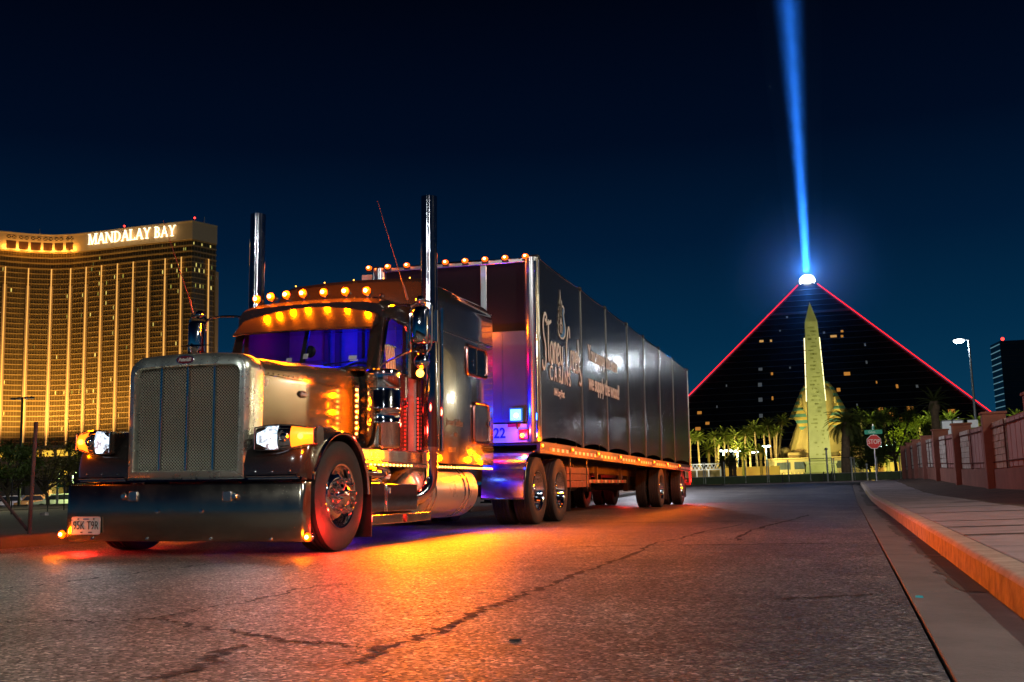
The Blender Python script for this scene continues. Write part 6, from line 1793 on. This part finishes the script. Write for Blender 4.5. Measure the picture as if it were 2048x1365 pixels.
# ------------------------------------------------------------------ leafy trees
def leafy(loc, h, rx, rz, label, seed, leaf, nl=5200, trunk_r=.18, lean=0, size=.16, group=None, ry=None):
    rr = random.Random(seed); ry = ry or rx
    e = empty('leafy_tree', loc, label=label, cat='tree', group=group)
    m = MB(); m.tube(smooth_path([(0, 0, -.1), (.1 + lean*.3, .05, h * .25), (lean * .7, 0, h * .5), (lean, .1, h * .75)], 4), [trunk_r * (1 - .7 * i / 12) for i in range(13)], 8)
    clumps = []
    for k in range(26):
        a = rr.uniform(0, 2*PI); q = rr.uniform(.2, 1) ** .6; zz = rr.uniform(-.85, .95)
        c = Vector((lean + rx * q * math.cos(a) * math.sqrt(max(.1, 1 - zz*zz*.8)), ry * q * math.sin(a) * math.sqrt(max(.1, 1 - zz*zz*.8)), h + rz * zz))
        clumps.append((c, rr.uniform(.20, .36) * min(rx, rz * 1.4)))
        if k % 2 == 0:
            b0 = Vector((lean * .7, 0, h * rr.uniform(.38, .6))); mid = b0.lerp(c, .5) + Vector((0, 0, -.2))
            m.tube(smooth_path([b0, mid, c], 3), [trunk_r * .5 * (1 - .75 * i / 6) for i in range(7)], 5, False)
    m.build('trunk', pm('bark', (.07, .05, .035), .95, var=.3, bump=.6, bscale=20), e, 60)
    m = MB()
    for k in range(nl):
        c, r = rr.choice(clumps)
        d = Vector((rr.gauss(0, 1), rr.gauss(0, 1), rr.gauss(0, .8))); d = d.normalized() * r * rr.random() ** .45
        p = c + d; a = Vector((rr.gauss(0, 1), rr.gauss(0, 1), rr.gauss(0, .7))).normalized(); b = a.orthogonal().normalized(); s = size * rr.uniform(.5, 1.1)
        m.poly([p - a * s, p + b * s * .35, p + a * s, p - b * s * .35])
    m.build('crown', leaf, e, 0, fix=False)
    return e
p = at_y(1785, 868, 108); leafy((p.x, 108, .45), p.z - .45, 4.6, 2.1, 'wide dark leafy tree behind the stop sign, backlit by floodlights', 3, M_LEAF, 7500, .22)
p = at_y(1735, 900, 100); leafy((p.x, 100, .45), p.z - .45, 2.3, 1.6, 'small leafy tree between the date palm and the stop sign', 4, M_LEAF, 3600, .12)
p = at_y(1838, 876, 118); leafy((p.x, 118, .45), p.z - .45, 3.2, 2.0, 'green leafy tree over the far end of the boundary wall', 6, M_LEAF, 4200, .16)
# floodlights for the planting
def flood(loc, e_, c, label, group='garden floodlights'):
    m = MB(); m.lathe([(.22, 0), (.22, .2), (.34, .5), (.30, .55)], (0, 0, 0), 'z', 12, True); o = m.build('garden_floodlight', M_BLACK, None); o.location = loc
    tag(o, label, 'floodlight', group)
    lamp('garden_flood_light', 'SPOT', (0, 0, .8), e_, c, o, .3, (0, 8, 9), R(140), .6)
GF = 'small garden floodlight on the ground among the palms'
for i, (u, Y_, e_, c) in enumerate(((1392, 283, 4200, (1, .85, .25)), (1425, 280, 5200, (1, .86, .2)), (1460, 281, 5200, (.95, .9, .22)), (1495, 280, 3000, (1, .84, .22)), (1530, 286, 1300, (.9, .95, .35)), (1556, 288, 400, (.85, .95, .4)),
        (1485, 143, 900, (.75, 1, .12)), (1417, 152, 700, (1, .8, .15)), (1525, 158, 700, (1, .75, .12)), (1750, 235, 5200, (.85, 1, .25)), (1800, 160, 2400, (.85, 1, .2)), (1870, 228, 5200, (.9, 1, .3)), (1775, 118, 1500, (.95, 1, .2)), (1960, 235, 5200, (.9, 1, .3)))):
    p = at_y(u, 955, Y_); Y_ -= 9 if Y_ > 200 else 5; flood((p.x, Y_, .42), e_ * 6, c, 'garden floodlight on the ground, %s counted from the trailer' % ORD[i])
# lamp posts of the garden and car park beyond
E_PL = em('park lamp', (.8, 1, .9), 16)
PKL = ((1532, 893, 190), (1467, 902, 195), (1475, 903, 200), (1512, 905, 185), (1447, 902, 205), (1768, 893, 180), (1784, 884, 200))
for i, (u, v, Y_) in enumerate(PKL):
    p = at_y(u, v, Y_); e = empty('park_lamp', (p.x, Y_, .42), label='slim white twin-headed park lamp, %s counted from the trailer' % rank([q[0] for q in PKL], i), cat='lamp', group='park lamps among the palms')
    h = p.z - .42
    m = MB(); m.tube([(0, 0, -.05), (0, 0, h)], .09, 8); m.build('pole', pm('white pole', (.6, .62, .6), .5), e)
    for s in (-1, 1):
        m = MB(); m.sphere((s * .45, 0, h), (.28, .2, .16), 10, 6); m.build('head', E_PL, e)
    m = MB(); m.tube([(-.45, 0, h), (.45, 0, h)], .04, 6); m.build('arm', pm('white pole', (.6, .62, .6), .5), e)
    if i % 2 == 0: lamp('park_light', 'POINT', (0, -.4, h - .5), 700, (.85, 1, .8), e, .2)
# low terrace walls glowing behind the fence
for i, (u0, u1, v0, v1, Y_, lab) in enumerate(((1375, 1560, 938, 957, 172, 'low sandy terrace wall lit orange behind the palms on the fence line'), (1735, 1835, 926, 957, 172, 'sandy terrace wall lit orange behind the stop sign'))):
    a, b = at_y(u0, 945, Y_), at_y(u1, 945, Y_); zt = at_y(u0, v0, Y_).z
    m = MB(); m.box(a.x, b.x, 0, .5, .3, zt); w = m.build('terrace_wall', M_SAND, None, 0, .03); w.location = (0, Y_, 0); tag(w, lab, 'wall')
    for k in range(3):
        x = a.x + (b.x - a.x) * (k + .5) / 3; fixture(w, (x, -3.2, .9), .2); lamp('terrace_light', 'POINT', (x, -3.2, 1.2), 160, (1, .55, .12), w, .2)
# white lattice canopy by the trailer's tail
p = at_y(1405, 935, 130)
lat = empty('lattice_canopy', (p.x, 130, .42), label='white zigzag lattice canopy lit bright behind the trailer tail', cat='canopy')
zt = p.z - .42
E_LAT = pm('white lattice', (.8, .8, .76), .5)
for k in range(10):
    x = -2.2 + k * .44
    m = MB(); m.tube([(x, 0, zt - .25), (x + .22, 0, zt + .3), (x + .44, 0, zt - .25)], .07, 5); m.build('lattice', E_LAT, lat)
for z in (zt - .3, zt + .35):
    m = MB(); m.box(-2.2, 2.2, -.06, .06, z - .06, z + .06); m.build('beam', E_LAT, lat, 0)
for x in (-2.1, -.7, .7, 2.1):
    m = MB(); m.box(x - .08, x + .08, -.08, .08, 0, zt - .3); m.build('canopy_post', E_LAT, lat, 0)
m = MB(); m.box(-2.2, 2.2, 1.4, 1.5, 0, zt - .4); m.build('back_panel', M_SAND, lat, 0)
fixture(lat, (0, -1.6, zt - .1), .15); lamp('canopy_light', 'POINT', (0, -1.6, zt + .2), 120, (1, .95, .8), lat, .2)

# ------------------------------------------------------------------ vacant lot on the left
def lot(u, v, d): return at_depth(u, v, d)
LZ = .1
p = at_z(58, 1066, land_z(-11, 13)); hgt = 1.55
gp = empty('gate_post', (p.x, p.y, p.z), label='weathered fence post with slanting brace at the edge of the dirt lot', cat='post')
m = MB(); m.tube([(0, 0, -.1), (.03, 0, .8), (.06, 0, hgt)], .027, 8); m.build('post', pm('rusty pipe', (.055, .04, .038), .85, .0, var=.4, vscale=9), gp)
m = MB(); m.tube([(-.03, 0, .04), (-.75, .25, .52)], .022, 6); m.build('brace', pm('rusty pipe', (.28, .17, .14), .7, .3), gp)
# link fence further back
lf0 = lot(-60, 1000, 46); lf1 = lot(240, 1000, 62)
lfe = empty('lot_fence', (lf0.x, lf0.y, -.05), label='thin wire mesh fence along the far side of the dirt lot', cat='fence')
dv = Vector((lf1.x - lf0.x, lf1.y - lf0.y, 0))
nP = 9
for k in range(nP + 1):
    q = dv * (k / nP); m = MB(); m.tube([(q.x, q.y, -.3), (q.x, q.y, 1.75)], .03, 6); m.build('post', M_FRAME, lfe)
for z in (.35, 1.72):
    m = MB(); m.tube([(0, 0, z), (dv.x, dv.y, z)], .016, 5); m.build('rail', M_FRAME, lfe)
# four-headed car park pole
p0 = lot(38, 1000, 88); pt = lot(47, 792, 88)
cp_ = empty('car_park_lamp', (p0.x, p0.y, -.05), label='tall unlit car park pole with four lamp heads before the hotel', cat='street lamp')
hh_ = pt.z + .05
m = MB(); m.tube([(0, 0, -.2), (0, 0, hh_)], [.13, .08], 10); m.build('pole', M_FRAME, cp_)
m = MB(); m.tube([(-1.0, .1, hh_ - .1), (1.0, -.1, hh_ - .1)], .04, 6); m.build('crossarm', M_FRAME, cp_)
for x in (-.95, -.35, .35, .95):
    m = MB(); m.sphere((x, 0, hh_ - .08), (.24, .2, .1), 10, 6); m.build('head', pm('unlit head', (.05, .06, .06), .4), cp_)
# trees at the lot's far edge
p = lot(16, 938, 75); leafy((p.x, p.y, -.05), p.z, 2.3, 1.5, 'dense green mesquite tree at the far side of the dirt lot', 21, M_LEAF, 4200, .16)
p = lot(98, 925, 78); leafy((p.x, p.y, -.05), p.z, 2.4, 1.7, 'sparse brown tree with crooked bare limbs before the hotel podium', 22, M_LEAF2, 1000, .16, -.5)
p = lot(150, 935, 84); leafy((p.x, p.y, -.05), p.z, 2.1, 2.0, 'drooping dry tree beside the fender of the truck', 23, M_LEAF2, 1500, .14)
p = lot(215, 940, 82); leafy((p.x, p.y, -.05), p.z, 2.4, 1.7, 'round dry tree half hidden by the truck headlamp', 24, M_LEAF2, 2600, .14)
for i, (u, v, d, lab) in enumerate(((20, 896, 170, 'small palm silhouetted on the podium band'), (50, 903, 180, 'thin palm beside the car park pole'), (139, 899, 175, 'small palm behind the drooping dry tree'))):
    q = at_depth(u, v, d); e = empty('palm_tree', (q.x, q.y, 0), label=lab, cat='palm tree')
    trunk_mesh(q.z, .22, .17, 0, 60 + i).build('trunk', M_TRUNK, e, 60)
    c = bpy.data.objects.new('crown', crowns[i]); COL.objects.link(c); c.parent = e; c.location = (0, 0, q.z); c.scale = (.75,) * 3
# work lamp on a stand, cones of light through the branches
p = lot(64, 963, 92)
wk = empty('work_light', (p.x, p.y, -.05), label='blinding white work light on a tripod beyond the bare tree', cat='work light')
m = MB(); m.tube([(0, 0, 0), (0, 0, p.z)], .05, 6); m.build('stand', M_FRAME, wk)
m = MB(); m.sphere((0, 0, p.z + .05), (.22, .1, .18), 10, 6); m.build('head', em('work light head', (1, .93, .98), 40), wk)
lamp('work_lamp', 'POINT', (0, -.5, p.z), 900, (1, .9, 1), wk, .2)
p = lot(146, 945, 90)
street_lamp((p.x, p.y, -.05), p.z, (1, 0, 0), .6, 'greenish street lamp beyond the lot beside the truck fender', 800, (.8, 1, .35), em('green lamp lens', (.75, 1, .3), 14))
p = lot(116, 945, 86)
sg = empty('street_sign', (p.x, p.y, -.05), label='green street name sign on a pale signal pole beyond the lot', cat='sign')
m = MB(); m.tube([(0, 0, 0), (0, 0, p.z)], .09, 8); m.build('pole', pm('white pole', (.6, .62, .6), .5), sg)
m = MB(); m.tube([(0, 0, p.z - .3), (3.6, .6, p.z + .1)], .05, 6); m.build('mast_arm', pm('white pole', (.6, .62, .6), .5), sg)
m = MB(); m.box(.15, .85, -.12, -.1, p.z - 1.15, p.z - .85); m.build('plate', pm('sign green', (.005, .36, .22), .4), sg, 0)
# lit A-frame tent and vehicles
p = lot(95, 982, 95)
tn = empty('lit_tent', (p.x, p.y, -.05), label='small glowing amber A-frame tent among the parked vehicles', cat='tent')
m = MB(); m.loft([[(-.9, 0, 0), (.9, 0, 0), (0.1, 0, 2.6)], [(-.9, 1.6, 0), (.9, 1.6, 0), (.1, 1.6, 2.6)]]); m.build('canvas', pm('amber canvas', (.7, .42, .12), .8), tn, 0)
m = MB(); m.loft([[(-.25, -.01, 0), (.25, -.01, 0), (.08, -.01, 1.4)], [(-.25, -.03, 0), (.25, -.03, 0), (.08, -.03, 1.4)]]); m.build('doorway', M_BLACK, tn, 0)
fixture(tn, (-.2, -2.2, .8), .12); lamp('tent_light', 'POINT', (-.2, -2.2, 1.0), 170, (1, .6, .2), tn, .1)
def car(u, v, d, rot, paint, label, L=4.4, W=1.8):
    q = lot(u, v, d); e = empty('parked_car', (q.x, q.y, -.05), (0, 0, rot), label, 'car', 'cars beyond the vacant lot')
    prof = [(-L/2, .35), (-L/2, .75), (-L/2 + .9, .9), (-L/2 + 1.6, 1.4), (L/2 - 1.3, 1.42), (L/2 - .5, .95), (L/2, .85), (L/2, .35)]
    m = MB(); m.loft([[(a, s * k, b) for a, b in prof] for s, k in ((-1, W/2), (-1, W/2 - .0001), (1, W/2))]); b = m.build('body', pm(label[:14], paint, .25, coat=.8), e, 30, .06)
    for s in (-1, 1):
        m = MB(); m.poly([(-L/2 + 1.1, s * (W/2 + .012), .93), (-L/2 + 1.68, s * (W/2 + .012), 1.34), (L/2 - 1.35, s * (W/2 + .012), 1.35), (L/2 - .85, s * (W/2 + .012), .95)]); m.build('side_window', M_DWIN, b, 0, fix=False)
        for x in (-L/2 + .85, L/2 - .85):
            m = MB(); m.lathe([(.001, -.1), (.2, -.1), (.32, -.09), (.33, .09), (.2, .1), (.001, .1)], (x, s * (W/2 - .08), .33), 'y', 18); m.build('wheel', M_RUB, e)
    m = MB(); m.poly([(-L/2 + .95, -W/2 + .15, .93), (-L/2 + .95, W/2 - .15, .93), (-L/2 + 1.55, W/2 - .2, 1.36), (-L/2 + 1.55, -W/2 + .2, 1.36)]); m.build('windscreen', M_DWIN, b, 0, fix=False)
    for s in (-1, 1):
        m = MB(); m.sphere((-L/2, s * (W/2 - .3), .68), (.05, .16, .08), 8, 5); m.build('headlamp', em('far headlamp', (1, .95, .85), 3), b)
    return e
car(124, 987, 92, R(20), (.7, .7, .7), 'white parked car under the green street sign')
car(82, 992, 96, R(-10), (.3, .16, .05), 'amber lit parked van in front of the glowing tent', 4.8)
car(30, 994, 98, R(5), (.5, .48, .5), 'pale parked car behind the mesquite tree')
p = lot(-95, 1000, 58)
street_lamp((p.x, p.y, -.05), 7.5, (1, .3, 0), 1.4, 'unseen fill lamp added on the dirt lot to light the trees', 1500, (.85, 1, .7), E_STL)  # added off frame as fill light for the lot trees
